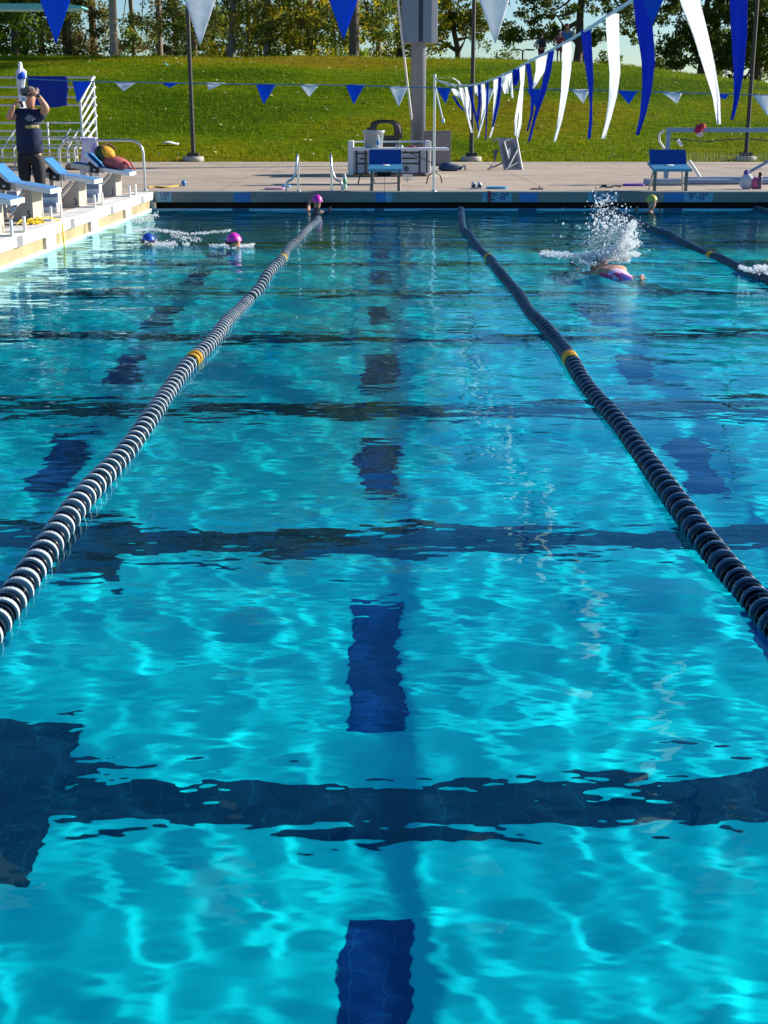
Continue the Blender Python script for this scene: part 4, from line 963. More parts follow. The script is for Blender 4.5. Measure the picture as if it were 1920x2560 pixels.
for px in (891, 914, 1049, 1067):
    x = P(px, 400, Yc).x; mb = MB(); mb.bx((x - .018, Yc - .012, DECK + .08), (x + .018, Yc + .016, zc - .162)); mb.build('bar', black, cart)
for px0, px1, py in ((891, 922, 384), (891, 922, 409), (1003, 1049, 382), (1003, 1045, 396), (1003, 1049, 409), (898, 914, 397)):
    A, B = P(px0, py, Yc), P(px1, py, Yc); mb = MB(); mb.bx((A.x + .019, Yc - .008, A.z - .015), (B.x - .019, Yc + .014, A.z + .015)); mb.build('bar', black, cart)
q = P(1016, 422, Yc); mb = MB(); mb.lathe([(.0, 0), (.06, 0), (.06, .02), (0, .02)], (q.x, Yc + .018, q.z), 18, rot=(R(90), 0, 0)); mb.build('port', M('port_dark', (.10, .12, .15), .6), cart)
q = P(960, 428, Yc); mb = MB(); mb.lathe([(.0, 0), (.17, 0), (.17, .02), (0, .02)], (q.x, Yc + .019, q.z - .01), 18, rot=(R(90), 0, 0), sy=1); mb.build('port', black, cart)
# trash bin with an arched hood behind the cart
Yb = Yc + 1.15; tz = P(960, 302, Yb).z; bl, br_ = P(922, 340, Yb), P(1004, 340, Yb); lz = P(960, 345, Yb).z
binm = M('charcoal_bin_plastic', (.045, .04, .036), .6, var=.2, bump=.2)
tt = thing('trash_bin', ((bl.x + br_.x) / 2, Yb + .35, DECK), 'charcoal trash bin with an arched see-through hood behind the white cart', 'trash bin')
cx = (bl.x + br_.x) / 2; hw = (br_.x - bl.x) / 2; cyb = Yb + hw
mb = MB(); mb.bx((cx - hw * .9, cyb - hw * .9, DECK), (cx + hw * .9, cyb + hw * .9, lz - .02), bev=.06); mb.build('body', binm, tt)
def arch(k0, k1):                            # hood outline with rounded shoulders, k scales it
    H_ = tz - lz; o = []
    for a in np.linspace(0, math.pi, 15):
        o.append((hw * k0 * math.copysign(abs(math.cos(a)) ** .55, math.cos(a)), H_ * k1 * abs(math.sin(a)) ** .6))
    return o
mb = MB(); o = arch(1, 1); i_ = [(x * .56, .06 + z * .70) for x, z in arch(1, 1)]
n = len(o)
for (y0, y1) in ((cyb - hw, cyb - hw + .13), (cyb + hw - .13, cyb + hw)):
    vs = [(cx + x, y0, lz + z) for x, z in o] + [(cx + x, y0, lz + z) for x, z in i_] + [(cx + x, y1, lz + z) for x, z in o] + [(cx + x, y1, lz + z) for x, z in i_]
    fs = []
    for k in range(n - 1):
        fs += [(k, k + 1, n + k + 1, n + k), (2 * n + k, 3 * n + k, 3 * n + k + 1, 2 * n + k + 1), (k, 2 * n + k, 2 * n + k + 1, k + 1), (n + k, n + k + 1, 3 * n + k + 1, 3 * n + k)]
    fs += [(0, n, 3 * n, 2 * n), (n - 1, 2 * n + n - 1, 3 * n + n - 1, 2 * n - 1)]
    mb.add(vs, fs, True)
mb.grid(lambda u, v: Vector((cx + np.interp(u, np.linspace(0, 1, 9), [q[0] for q in o[3:12]]), cyb - hw + .1 + v * (2 * hw - .2), lz + np.interp(u, np.linspace(0, 1, 9), [q[1] for q in o[3:12]]) - .002)), 16, 2, thick=.03)
for sx in (-1, 1):
    for sy in (-1, 1): mb.bx((cx + sx * hw * .98 - .05, cyb + sy * (hw - .07) - .065, lz), (cx + sx * hw * .98 + .03, cyb + sy * (hw - .07) + .065, lz + (tz - lz) * .62), bev=.015)
mb.bx((cx - hw, cyb - hw, lz - .021), (cx + hw, cyb + hw, lz + .05), bev=.025)
mb.build('hood', binm, tt)
# grey electrical cabinet beside the post
Ye = G(1090, 415, DECK).y; el, er = P(1060, 400, Ye), P(1127, 400, Ye); ez = P(1090, 327, Ye).z
tt = thing('utility_cabinet', ((el.x + er.x) / 2, Ye, DECK), 'plain grey-brown utility cabinet between the scoreboard post and the lamp post', 'cabinet')
mb = MB(); mb.bx((el.x, Ye, DECK), (er.x, Ye + .35, ez), bev=.012); mb.build('body', M('taupe_metal', (.22, .18, .17), .55, var=.08, scale=3), tt)
mb = MB(); mb.bx((el.x + .22, Ye - .012, DECK + .05), (er.x - .03, Ye - .001, ez - .04), bev=.003); d = mb.build('door', M('taupe_door', (.25, .21, .20), .5, var=.08, scale=3), tt)
mb = MB(); mb.bx((er.x - .10, Ye - .03, DECK + .42), (er.x - .08, Ye - .012, DECK + .54)); mb.build('handle', steel, d)
# duffel bag
a = G(1130, 428, DECK); mb = MB(); s_ = a.y / F
tt = thing('duffel_bag', a, 'slumped navy blue bag on the deck in front of the grey cabinet', 'bag')
navyb = M('navy_fabric', (.045, .075, .14), .85, var=.3, scale=12, bump=.5)
mb.ball((a.x - .05, a.y + .15, DECK + .08), (.30, .2, .10), 18, lump=.10); mb.ball((a.x - .12, a.y + .15, DECK + .13), (.17, .15, .09), 14, lump=.14); mb.build('body', navyb, tt)
mb = MB(); mb.tube([(a.x + .2, a.y + .05, DECK + .03), (a.x + .28, a.y + .08, DECK + .12), (a.x + .33, a.y + .12, DECK + .14), (a.x + .34, a.y + .14, DECK + .02)], .022, 8); mb.build('strap', navyb, tt)
# folding table lying on its side, legs folded
Yt = G(1265, 425, DECK).y
tt = thing('folding_table', (P(1265, 425, Yt).x, Yt, DECK), 'grey folding table tipped on its side with its legs folded, by the lamp post', 'table')
gtab = M('grey_table_plastic', (.30, .29, .30), .5, var=.06); gedge = M('table_edge', (.62, .6, .57), .5); gdark = M('table_underside', (.15, .14, .14), .6)
# tipped top: a slab leaning back to the right; corners from the photo at their own distances
c4 = [P(1261, 425, Yt), P(1307, 424, Yt + .1), P(1293, 346, Yt + .35), P(1245, 344, Yt + .25)]
nrm = (c4[1] - c4[0]).cross(c4[3] - c4[0]).normalized()
if nrm.y > 0: nrm = -nrm
bk = [q - nrm * .05 for q in c4]
mb = MB(); mb.add(c4 + bk, [(0, 1, 2, 3), (7, 6, 5, 4), (0, 4, 5, 1), (1, 5, 6, 2), (2, 6, 7, 3), (3, 7, 4, 0)]); mb.build('table_top', gtab, tt)
def onp(u, v, d=.0): return c4[0].lerp(c4[1], u).lerp(c4[3].lerp(c4[2], u), v) + nrm * d
mb = MB(); mb.tube([onp(.97, 0, -.02), onp(.97, 1, -.02)], .03, 8); mb.build('edge', gedge, tt)
mb = MB(); mb.add([onp(.12, .1, .006), onp(.8, .06, .006), onp(.85, .7, .006), onp(.66, .9, .006), onp(.3, .92, .006), onp(.1, .75, .006)], [(0, 1, 2, 3, 4, 5)]); mb.build('underside', gdark, tt)
for (u0, v0, u1, v1) in ((.05, .02, .78, .22), (.22, .08, .88, .62), (.32, .35, .26, .88), (.24, .86, .55, .95)):
    mb = MB(); mb.tube([onp(u0, v0, .035), onp(u1, v1, .035)], .017, 8); mb.build('leg', wht, tt)
mb = MB(); mb.add([onp(.34, .3, .02), onp(.5, .52, .02), onp(.52, .7, .02), onp(.34, .6, .02)], [(0, 1, 2, 3)]); mb.build('bracket', wht, tt)
mb = MB(); tl_ = P(1232, 353, Yt + .3); mb.tube([c4[3] - Vector((0, 0, .03)), tl_], .03, 8); mb.build('edge', gtab, tt)
mb = MB(); q0, q1, q2 = P(1219, 424, Yt - .15), P(1233, 376, Yt + .3), P(1257, 406, Yt + .1)
mb.add([P(1233, 375, Yt + .3), P(1246, 374, Yt + .3), P(1241, 392, Yt + .25), P(1236, 410, Yt + .2)] + [P(1233, 375, Yt + .33), P(1246, 374, Yt + .33), P(1241, 392, Yt + .28), P(1236, 410, Yt + .23)], [(0, 1, 2, 3), (7, 6, 5, 4), (0, 4, 5, 1), (1, 5, 6, 2), (2, 6, 7, 3), (3, 7, 4, 0)]); mb.build('flap', M('table_flap', (.13, .12, .15), .6), tt)
mb = MB(); mb.tube([q0, P(1257, 407, Yt + .1)], .022, 8); mb.tube([P(1235, 408, Yt + .2), q0 + Vector((.02, 0, .02))], .018, 8); mb.build('leg', gdark, tt)

# ------------------------------------------------------------------ water polo goal
gl = M('goal_blue_grey', (.22, .34, .45), .5, var=.06); flm = M('goal_float', (.34, .38, .46), .55, var=.08)
Yg = G(1680, 464, DECK).y; Yg2 = Yg + .9
tt = thing('water_polo_goal', (P(1790, 460, Yg).x, Yg, DECK), 'blue-grey water polo goal parked on the right of the far deck', 'goal')
xl_, zt = P(1666, 325, Yg2).x, P(1700, 325, Yg2).z; xr_ = xl_ + 3.1
mb = MB(); mb.bx((xl_, Yg2 - .04, zt - .045), (xr_, Yg2 + .04, zt + .045), bev=.012); mb.build('crossbar', gl, tt)
for x in (xl_ + .045, xr_ - .045):
    mb = MB(); mb.bx((x - .045, Yg2 - .035, DECK + .1), (x + .045, Yg2 + .035, zt - .046), bev=.01); mb.build('post', gl, tt)
mb = MB(); mb.tube([(xl_ - .02, Yg2 + .08, zt), (xl_ - .12, Yg2 + .1, zt - .08), (xl_ - .11, Yg2 + .1, zt - .22), (xl_ - .01, Yg2 + .08, zt - .36)], .022, 8); mb.build('hook', wht, tt)
for (y0, y1, x0, x1) in ((Yg - .02, Yg + .2, xl_ - .55, xl_ + .30), (Yg + .9, Yg + 1.1, xl_ + .42, xr_)):
    mb = MB(); mb.bx((x0, y0, DECK), (x1, y1, DECK + .13), bev=.035); mb.build('float', flm, tt)
mb = MB(); mb.tube([(xl_ + .32, Yg + .3, DECK + .06), (xr_, Yg + .45, DECK + .06)], .055, 12); mb.build('float', flm, tt)
mb = MB(); mb.tube([(xl_ + .5, Yg2, DECK + .45), (xl_ + .72, Yg2 - .1, DECK + .12)], .03, 8); mb.build('brace', wht, tt)
mb = MB(); mb.tube([(xl_ + .25, Yg2 + .05, DECK + .85), (xl_ + .33, Yg2, DECK + .74)], .035, 8); mb.build('brace', wht, tt)
netm = M('net_cord', (.42, .38, .34), .8)
mb = MB(); x0, x1 = xl_ + .1, xr_ - .1; z0, z1 = DECK + .1, DECK + .62
NU, NV = 42, 9
def np_(u, v): return Vector((x0 + (x1 - x0) * u, Yg2 + .25 + .15 * math.sin(u * 6) * (1 - v), z0 + (z1 - z0) * v - .05 * math.sin(u * 3.14) * v))
for i in range(NU + 1): mb.tube([np_(i / NU, j / 3) for j in range(4)], .0022, 3, cap=False)
for j in range(NV + 1): mb.tube([np_(i / 10, j / NV) for i in range(11)], .0022, 3, cap=False)
mb.build('net', netm, tt)
mb = MB(); A, B = P(1860, 438, Yg2), P(1935, 395, Yg2); mb.tube([A, B], .03, 8); mb.build('brace', gl, tt)
mb = MB(); mb.tube([(x0 + (x1 - x0) * i / 12, Yg2 + .05, zt - .17 - .05 * math.sin(i / 12 * 3.14 * 2) ** 2) for i in range(13)], .012, 6); mb.build('net_edge', M('dark_net', (.05, .06, .05), .8), tt)
q = P(1748, 322, Yg2); mb = MB(); mb.ball(q + Vector((-.02, -.05, -.01)), (.085, .08, .10), 14, lump=.2, mi=0); mb.ball(q + Vector((.05, -.06, .05)), (.065, .06, .06), 12, lump=.2, mi=1); mb.ball(q + Vector((-.0, -.09, -.11)), (.065, .05, .05), 12, lump=.25, mi=2)
tag(mb.build('crumpled_cloth', [M('crimson_cloth', (.42, .01, .06), .8), M('coral_cloth', (.6, .06, .04), .8), M('pinkish_cloth', (.65, .5, .55), .8)]), 'crumpled red and pink cloth draped on the goal crossbar', 'cloth')

# ------------------------------------------------------------------ small things on the deck
def kickboard(p0, p1, dep, m, lab, grp='kickboards left on the deck', hgt=.04):
    a, c = G(*p0, DECK), G(*p1, DECK); y = (a.y + c.y) / 2; mb = MB(); x0, x1 = a.x, c.x; hy = dep / 2
    n = 24; poly = []
    for k in range(n):
        q = 2 * math.pi * k / n; poly.append(((x0 + x1) / 2 + (x1 - x0) / 2 * math.copysign(abs(math.cos(q)) ** .5, math.cos(q)), y + hy * math.copysign(abs(math.sin(q)) ** .55, math.sin(q))))
    ins = [((u - (x0 + x1) / 2) * .95 + (x0 + x1) / 2, (v - y) * .94 + y) for u, v in poly]
    vs = [(u, v, DECK + .002) for u, v in ins] + [(u, v, DECK + .012) for u, v in poly] + [(u, v, DECK + hgt - .01) for u, v in poly] + [(u, v, DECK + hgt) for u, v in ins]
    fs = [tuple(range(n)), tuple(range(3 * n, 4 * n))]
    for l in range(3):
        for k in range(n): fs.append((l * n + k, l * n + (k + 1) % n, (l + 1) * n + (k + 1) % n, (l + 1) * n + k))
    mb.add(vs, fs, False)
    return tag(mb.build('kickboard', m), lab, 'kickboard', grp)
kickboard((662, 474), (714, 474), .28, M('pink_foam', (.62, .33, .48), .7), 'pale pink kickboard lying left of the ladder rails')
kickboard((704, 468), (727, 468), .28, M('blue_foam', (.12, .3, .6), .7), 'blue kickboard lying behind the pale pink one')
kickboard((1215, 472), (1268, 472), .32, M('sky_blue_foam', (.03, .3, .55), .6), 'bright blue kickboard above the 12 foot depth marker')
kickboard((1556, 464), (1613, 465), .3, M('purple_foam', (.16, .06, .42), .7), 'purple kickboard beside the blue starting block by the goal')
def shoe(px, lab):
    a = G(px, 473, DECK); t = thing('shoe', a, lab, 'shoe', 'pair of shoes at the pool edge')
    mb = MB(); mb.bx((a.x - .05, a.y, DECK), (a.x + .05, a.y + .26, DECK + .03), bev=.014); mb.build('sole', wht, t)
    mb = MB(); mb.ball((a.x, a.y + .06, DECK + .05), (.046, .07, .038), 14); mb.build('toe', black, t)
    mb = MB(); mb.ball((a.x, a.y + .17, DECK + .075), (.044, .09, .06), 14); mb.build('upper', wht, t)
    mb = MB(); mb.bx((a.x - .025, a.y + .09, DECK + .09), (a.x + .02, a.y + .13, DECK + .135), bev=.008); mb.build('tongue', wht, t)
shoe(1185, 'left shoe of the black and white pair at the far pool edge'); shoe(1200, 'right shoe of the black and white pair at the far pool edge')
# dark strap, sandal, goggles
a = G(1490, 471, DECK); c = G(1552, 468, DECK); mb = MB(); mb.tube([a + Vector((0, 0, .012)), a.lerp(c, .3) + Vector((0, .12, .02)), a.lerp(c, .55) + Vector((0, -.05, .012)), a.lerp(c, .8) + Vector((0, .1, .03)), c + Vector((0, 0, .012))], .014, 6); mb.box(a.lerp(c, .35) + Vector((0, .12, .03)), (.1, .06, .05), bev=.015)
tag(mb.build('strap', black), 'black strap lying on the far deck left of the purple kickboard', 'strap')
a = G(1343, 474, DECK); tt = thing('sandal', a, 'brown sandal on the far deck edge left of the black strap', 'sandal')
mb = MB(); mb.bx((a.x - .12, a.y, DECK), (a.x + .12, a.y + .09, DECK + .022), bev=.01); mb.build('sole', M('brown_rubber', (.1, .05, .03), .8), tt)
mb = MB(); mb.tube([(a.x + .04, a.y, DECK + .02), (a.x + .05, a.y + .045, DECK + .06), (a.x + .06, a.y + .09, DECK + .02)], .012, 6); mb.build('band', M('brown_rubber', ()), tt)
# yellow skimmer rope with blue float near the corner
pts = [G(372, 470, DECK), G(392, 468, DECK), G(410, 471, DECK), G(430, 468, DECK), G(452, 466, DECK)]
tt = thing('throw_rope', pts[2], 'loose yellow rope with a blue float on the deck by the pool corner', 'rope')
yr = M('yellow_rope', (.62, .38, .02), .7)
mb = MB(); mb.tube([q + Vector((0, 0, .014)) for q in pts], .014, 7); mb.tube([pts[1] + Vector((0, .1, .012)), pts[2] + Vector((0, .14, .012)), pts[3] + Vector((0, .08, .012))], .012, 7); mb.build('rope', yr, tt)
mb = MB(); mb.ball(pts[4] + Vector((.06, 0, .06)), (.05, .05, .06), 14); mb.build('float', M('blue_float', (.05, .2, .5), .4), tt)
# bag and bottles at right
a = G(1872, 473, DECK); tt = thing('swim_bag', a, 'white and pink mesh bag on the far deck in front of the goal', 'bag')
mb = MB(); mb.ball((a.x - .02, a.y + .1, DECK + .13), (.13, .1, .15), 16, lump=.12); mb.build('body', M('white_mesh_fabric', (.6, .58, .62), .8, var=.25, scale=25), tt)
mb = MB(); mb.ball((a.x + .13, a.y + .06, DECK + .1), (.09, .08, .12), 14, lump=.15); mb.build('pocket', M('pink_fabric', (.62, .12, .25), .8, var=.3, scale=25), tt)
mb = MB(); mb.ball((a.x - .04, a.y + .1, DECK + .3), (.05, .05, .05), 10, lump=.2); mb.build('knot', M('violet_cord', (.12, .07, .35), .7), tt)
b = G(1898, 473, DECK); tt = thing('water_bottle', b, 'dark purple water bottle standing beside the white and pink mesh bag', 'bottle')
mb = MB(); mb.lathe([(.04, 0), (.042, .02), (.042, .22), (.03, .25)], b, 14); mb.build('body', M('plum_plastic', (.13, .07, .14), .35), tt)
mb = MB(); mb.lathe([(.032, .248), (.034, .30), (.02, .31)], b, 12); mb.build('cap', black, tt)
# bags on block 1
q = bl_loc(324, 433); q = Vector((q.x, q.y, DECK))
tt = thing('backpack', (q.x - .55, q.y, DECK + .5), 'green and yellow bag resting on starting block 1', 'bag', 'bags piled on starting block 1')
mb = MB(); mb.ball((q.x - .47, q.y + .02, DECK + .68), (.19, .17, .12), 18, rot=(0, R(40), 0), lump=.08); mb.build('body', M('dark_green_fabric', (.03, .07, .03), .8, var=.3), tt)
mb = MB(); mb.ball((q.x - .40, q.y - .03, DECK + .71), (.14, .15, .10), 16, rot=(0, R(40), 0), lump=.1); mb.build('pocket', M('amber_fabric', (.65, .32, .02), .8, var=.35, scale=10), tt)
mb = MB(); mb.tube([(q.x - .5, q.y - .1, DECK + .82), (q.x - .4, q.y, DECK + .87), (q.x - .28, q.y + .05, DECK + .78)], .02, 7); mb.build('strap', M('brown_strap', (.12, .06, .04), .8), tt)
tt = thing('gym_bag', (q.x - .25, q.y, DECK + .45), 'dusty red rounded bag lying on starting block 1', 'bag', 'bags piled on starting block 1')
mb = MB(); mb.ball((q.x - .27, q.y - .04, DECK + .545), (.24, .17, .115), 18, rot=(0, R(8), 0), lump=.07); mb.build('body', M('dusty_red_fabric', (.42, .10, .10), .85, var=.25, bump=.4), tt)
for k in range(2):
    mb = MB(); mb.tube([(q.x - .10 + .08 * k, q.y - .14, DECK + .58), (q.x - .04 + .07 * k, q.y - .17, DECK + .5), (q.x - .0 + .07 * k, q.y - .15, DECK + .44)], .016, 7); mb.build('strap', M('dusty_red_fabric', ()), tt)
# shoes / brown bag behind block 3
a = G(187, 425, DECK); mb = MB(); mb.ball(a + Vector((-.05, .1, .08)), (.22, .13, .085), 16, lump=.12); mb.ball(a + Vector((.15, .05, .05)), (.1, .09, .06), 12, lump=.15)
tag(mb.build('cloth_bundle', M('tan_cloth', (.33, .22, .12), .85, var=.4, scale=9)), 'small tan bundle on the deck behind starting block 3', 'bundle')
# yellow bundle and hose on the left pool edge
yb = M('bright_yellow_mesh', (.80, .56, .01), .6, var=.2, scale=30)
a = G(86, 560, DECK + .006); tt = thing('yellow_net', a, 'crumpled bright yellow net bag on the white pool edge', 'net bag')
mb = MB()
for k in range(30):
    u, v = rnd.gauss(0, .055), rnd.gauss(0, .08); p = Vector((a.x + u, a.y + v, DECK + .02)); d = Vector((rnd.uniform(-.1, .1), rnd.uniform(-.12, .12), 0))
    mb.tube([p - d, p + Vector((rnd.uniform(-.03, .03), rnd.uniform(-.03, .03), rnd.uniform(.02, .06))), p + d], .009, 5)
mb.ball((a.x, a.y, DECK + .03), (.085, .11, .028), 14, lump=.2); mb.build('mesh', yb, tt)
tt = thing('hose', G(62, 563, DECK), 'thin hose running from the yellow net over the pool edge into the water', 'hose')
mb = MB(); mb.tube([G(-12, 560, DECK) + Vector((0, 0, .012)), G(30, 565, DECK) + Vector((0, 0, .012)), G(62, 563, DECK) + Vector((0, 0, .012)), G(95, 558, DECK) + Vector((0, 0, .05))], .008, 7); mb.build('line', black, tt)
e0 = Vector((XL - .02, yw(118), DECK + .02)); s0 = G(96, 558, DECK) + Vector((0, 0, .05))
mb = MB(); mb.tube([s0, s0.lerp(e0, .5) + Vector((0, 0, .03)), e0, e0 + Vector((.045, .0, -.06)), e0 + Vector((.05, .0, -.3)), e0 + Vector((.06, .02, -.7))], .010, 7); mb.build('tip', yb, tt)
a = G(54, 550, DECK); mb = MB(); mb.ball(a + Vector((0, .05, .05)), (.07, .07, .055), 16, lump=.08, mi=0); mb.ball(a + Vector((-.07, .02, .02)), (.04, .05, .025), 10, mi=1)
tag(mb.build('swim_hat', [M('cap_blue', (.06, .2, .5), .5), black]), 'small blue swim hat lying by the strut of starting block 5', 'swim hat')
# paper and blue scrap on the hill
x = P(428, 363, 46).x
def hillY(px, py):                          # where a photo ray meets the hill
    for y in np.arange(42.2, 66, .1):
        p = P(px, py, float(y))
        if p.z <= float(hill_h(np.array(p.x), np.array(float(y)))) + .02: return p
    return P(px, py, 66.0)
p = hillY(428, 363); mb = MB(); mb.grid(lambda u, v: p + Vector(((u - .5) * .5, (v - .5) * .2, .05 + .03 * math.sin(u * 5) + .05 * v)), 8, 3, thick=.004); tag(mb.build('paper_sheet', wht), 'crumpled white sheet of paper on the lower left of the hill', 'paper')
p = hillY(415, 165); mb = MB(); mb.grid(lambda u, v: p + Vector(((u - .5) * .2, (v - .5) * .1, .06 + .03 * math.sin(u * 5) + .03 * v)), 6, 3, thick=.004); tag(mb.build('plastic_scrap', M('cyan_plastic', (.1, .45, .7), .4)), 'tiny blue scrap of plastic in the shade near the hilltop', 'litter')

# ------------------------------------------------------------------ people
hairg = M('grey_hair', (.17, .135, .11), .7, var=.3, scale=40, bump=.4); shirt = M('navy_shirt', (.006, .014, .052), .85, var=.45, scale=5, bump=1.0, bscale=9); pants = M('black_leggings', (.014, .012, .016), .8, var=.25, scale=30)
def hand_into(mb, wrist, direc, side, curl=.5, L=.17, mi=0):
    """palm, four unequal fingers and a side thumb, grown from the wrist"""
    d = Vector(direc).normalized(); s = Vector(side); s = (s - d * s.dot(d)).normalized(); n = d.cross(s)
    w_ = Vector(wrist)
    skin_into(mb, [(w_, .024), (w_ + d * L * .28, (.034, .020)), (w_ + d * L * .5, (.038, .017))], [(0, 1), (1, 2)], mi=mi, sub=1)
    for k, (o, l) in enumerate(((-.028, .42), (-.010, .50), (.009, .47), (.027, .38))):
        a = w_ + d * L * .46 + s * o
        pts = [a]
        for q in range(1, 4):
            ang = curl * q * .8; a = a + (d * math.cos(ang) + n * math.sin(ang)) * (L * l / 3); pts.append(a)
        skin_into(mb, [(p, r) for p, r in zip(pts, (.0095, .009, .008, .0065))], [(0, 1), (1, 2), (2, 3)], mi=mi, sub=1)
    a = w_ + d * L * .2 - s * .024
    skin_into(mb, [(a, .011), (a + (d * .5 - s * .7 + n * .3).normalized() * .04, .010), (a + (d * .5 - s * .7 + n * .3).normalized() * .04 + (d * .9 - s * .2).normalized() * .03, .008)], [(0, 1), (1, 2)], mi=mi, sub=1)
def head_into(mb, c, r, face, mi=0, up=(0, 0, 1)):
    """skull with brow, jaw, nose, ears and lips; face is the direction it looks"""
    f = Vector(face).normalized(); u = Vector(up); u = (u - f * u.dot(f)).normalized(); s = f.cross(u); c = Vector(c)
    skin_into(mb, [(c - u * r * 1.55 - f * r * .15, r * .50), (c - u * r * .75 + f * r * .18, (r * .62, r * .62)), (c - u * r * .1 + f * r * .04, (r * .84, r * .90)), (c + u * r * .55 - f * r * .05, (r * .78, r * .82))], [(0, 1), (1, 2), (2, 3)], mi=mi, sub=2)
    skin_into(mb, [(c + f * r * .78 + u * r * .12, r * .10), (c + f * r * 1.0 - u * r * .2, r * .15)], [(0, 1)], mi=mi, sub=1)
    for k in (-1, 1): mb.ball(c + s * r * .84 * k - u * r * .08 - f * r * .1, (r * .12, r * .2, r * .26), 10, mi=mi)
    return f, u, s
YC = 20.0
pc = lambda px, py, dy=0.0: P(px, py, YC + dy)
gz = DECK
ft = pc(75, 512); coach = thing('person', (ft.x, YC, gz), 'grey-haired woman in a dark blue T-shirt shading her eyes behind the starting blocks', 'person')
def at_z(px, z, dy=0): p = P(px, 400, YC + dy); return Vector((p.x, YC + dy, z))
mb = MB()
hipz, kneez = gz + .86, gz + .46
HL, HR = at_z(60, hipz - .04), at_z(95, hipz - .04)
KL, KR = at_z(59, kneez, -.03), at_z(96, kneez, -.03); AL, AR = at_z(55, gz + .085), at_z(100, gz + .085)
shz = pc(75, 283).z
SL, SR = pc(47, 284), pc(104, 284)
EL, ER = pc(20, 297, -.12), pc(118, 272, -.14)
WL, WR = pc(35, 262, -.2), pc(93, 236, -.17)
V_ = [(at_z(78, hipz), .09), (at_z(77, hipz + .22), .10), (at_z(76, shz - .14), .095), (pc(75, 276), .07), (pc(75, 268), .055),
      (SL, .058), (EL, .054), (WL, .033), (SR, .062), (ER, .054), (WR, .033), (HL, .062), (KL, .058), (AL, .038), (HR, .062), (KR, .058), (AR, .038),
      (AL + Vector((-.02, -.13, -.05)), (.04, .03)), (AR + Vector((.02, -.13, -.05)), (.04, .03))]
E_ = [(0, 1), (1, 2), (2, 3), (3, 4), (3, 5), (5, 6), (6, 7), (3, 8), (8, 9), (9, 10), (0, 11), (11, 12), (12, 13), (0, 14), (14, 15), (15, 16), (13, 17), (16, 18)]
skin_into(mb, V_, E_, sub=2)
hc = pc(74, 240, -.02)
f, u, s_ = head_into(mb, hc, .118, (.12, -1, .02))
hand_into(mb, WL, pc(50, 250, -.22) - WL, (0, -.3, 1), .9); hand_into(mb, WR, pc(76, 224, -.13) - WR, (.5, 0, .7), .35)
mb.build('body', skin, coach)
mb = MB(); V2 = [(at_z(77.5, hipz - .10), (.21, .16)), (at_z(77.5, hipz + .0), (.215, .165)), (at_z(77, hipz + .14), (.205, .155)), (at_z(76, hipz + .30), (.195, .145)), (at_z(76, shz - .10), (.19, .14)), (pc(75, 280), (.10, .085)), (pc(75, 275), (.075, .07)),
      (SL, .085), (SL.lerp(EL, .42), .082), (SR, .085), (SR.lerp(ER, .44), .082)]
skin_into(mb, V2, [(0, 1), (1, 2), (2, 3), (3, 4), (4, 5), (5, 6), (5, 7), (7, 8), (5, 9), (9, 10)], sub=2); mb.build('shirt', shirt, coach)
mb = MB(); skin_into(mb, [(at_z(77.5, hipz + .03), (.185, .14)), (at_z(77.5, hipz - .06), (.18, .135)), (HL - Vector((0, 0, .10)), .122), (KL, .092), (KL.lerp(AL, .5), .07), (HR - Vector((0, 0, .10)), .122), (KR, .092), (KR.lerp(AR, .5), .07)], [(0, 1), (1, 2), (2, 3), (3, 4), (1, 5), (5, 6), (6, 7)], sub=2); mb.build('leggings', pants, coach)
mb = MB()
mb.ball(hc + u * .045 - f * .028, (.108, .115, .092), 18, lump=.05)
for k in range(26):
    a = k / 26 * 6.283; q = hc + u * (.03 + .04 * math.cos(a * 2) ** 2) - f * .03 + s_ * .105 * math.cos(a) - f * .09 * math.sin(a)
    if (q - hc).dot(f) < .03: mb.ball(q, (.03, .03, .05), 8)
mb.build('hair', hairg, coach)
mb = MB(); e = hc + f * .100 + u * .012
for k in (-1, 1): mb.ball(e + s_ * .042 * k, (.037, .018, .026), 12)
mb.tube([e + s_ * .105 - f * .09, e + s_ * .075 + f * .005, e, e - s_ * .075 + f * .005, e - s_ * .105 - f * .09], .007, 6); mb.build('sunglasses', black, coach)
mb = MB(); skin_into(mb, [(hc + f * .098 - u * .072 + s_ * .028, .007), (hc + f * .110 - u * .070, .011), (hc + f * .098 - u * .072 - s_ * .028, .007)], [(0, 1), (1, 2)], sub=1); mb.build('lips', M('lip_red', (.45, .12, .1), .5), coach)
mb = MB(); d = (WR - ER).normalized(); q = d.to_track_quat('Z', 'Y').to_euler(); mb.lathe([(.034, -.018), (.036, 0), (.034, .018)], WR - d * .03, 14, rot=tuple(q)); mb.ball(WR - d * .03 + Vector((0, -.03, .01)), (.022, .012, .022), 10); mb.build('watch', black, coach)
for nm, A in (('shoe', AL), ('shoe', AR)):
    mb = MB(); mb.ball(A + Vector((0, -.06, -.05)), (.05, .13, .045), 14); mb.bx((A.x - .05, A.y - .19, gz), (A.x + .05, A.y + .08, gz + .028), bev=.012); mb.build(nm, M('dark_shoe', (.05, .05, .06), .7), coach)
g0 = pc(74, 302, -.185); prg, pry = M('faded_print_grey', (.16, .18, .24), .8), M('faded_print_yellow', (.42, .36, .12), .8)
mb = MB()
for dx, dz, r_ in ((0, .06, .03), (-.035, .045, .026), (.035, .045, .026), (-.025, .015, .024), (.025, .015, .024), (0, .025, .026), (-.06, .03, .016), (.06, .03, .016)): mb.ball(g0 + Vector((dx, .004 + abs(dx) * .45, dz)), (r_, .016, r_), 10)
mb.build('shirt_emblem', prg, coach)
mb = MB()
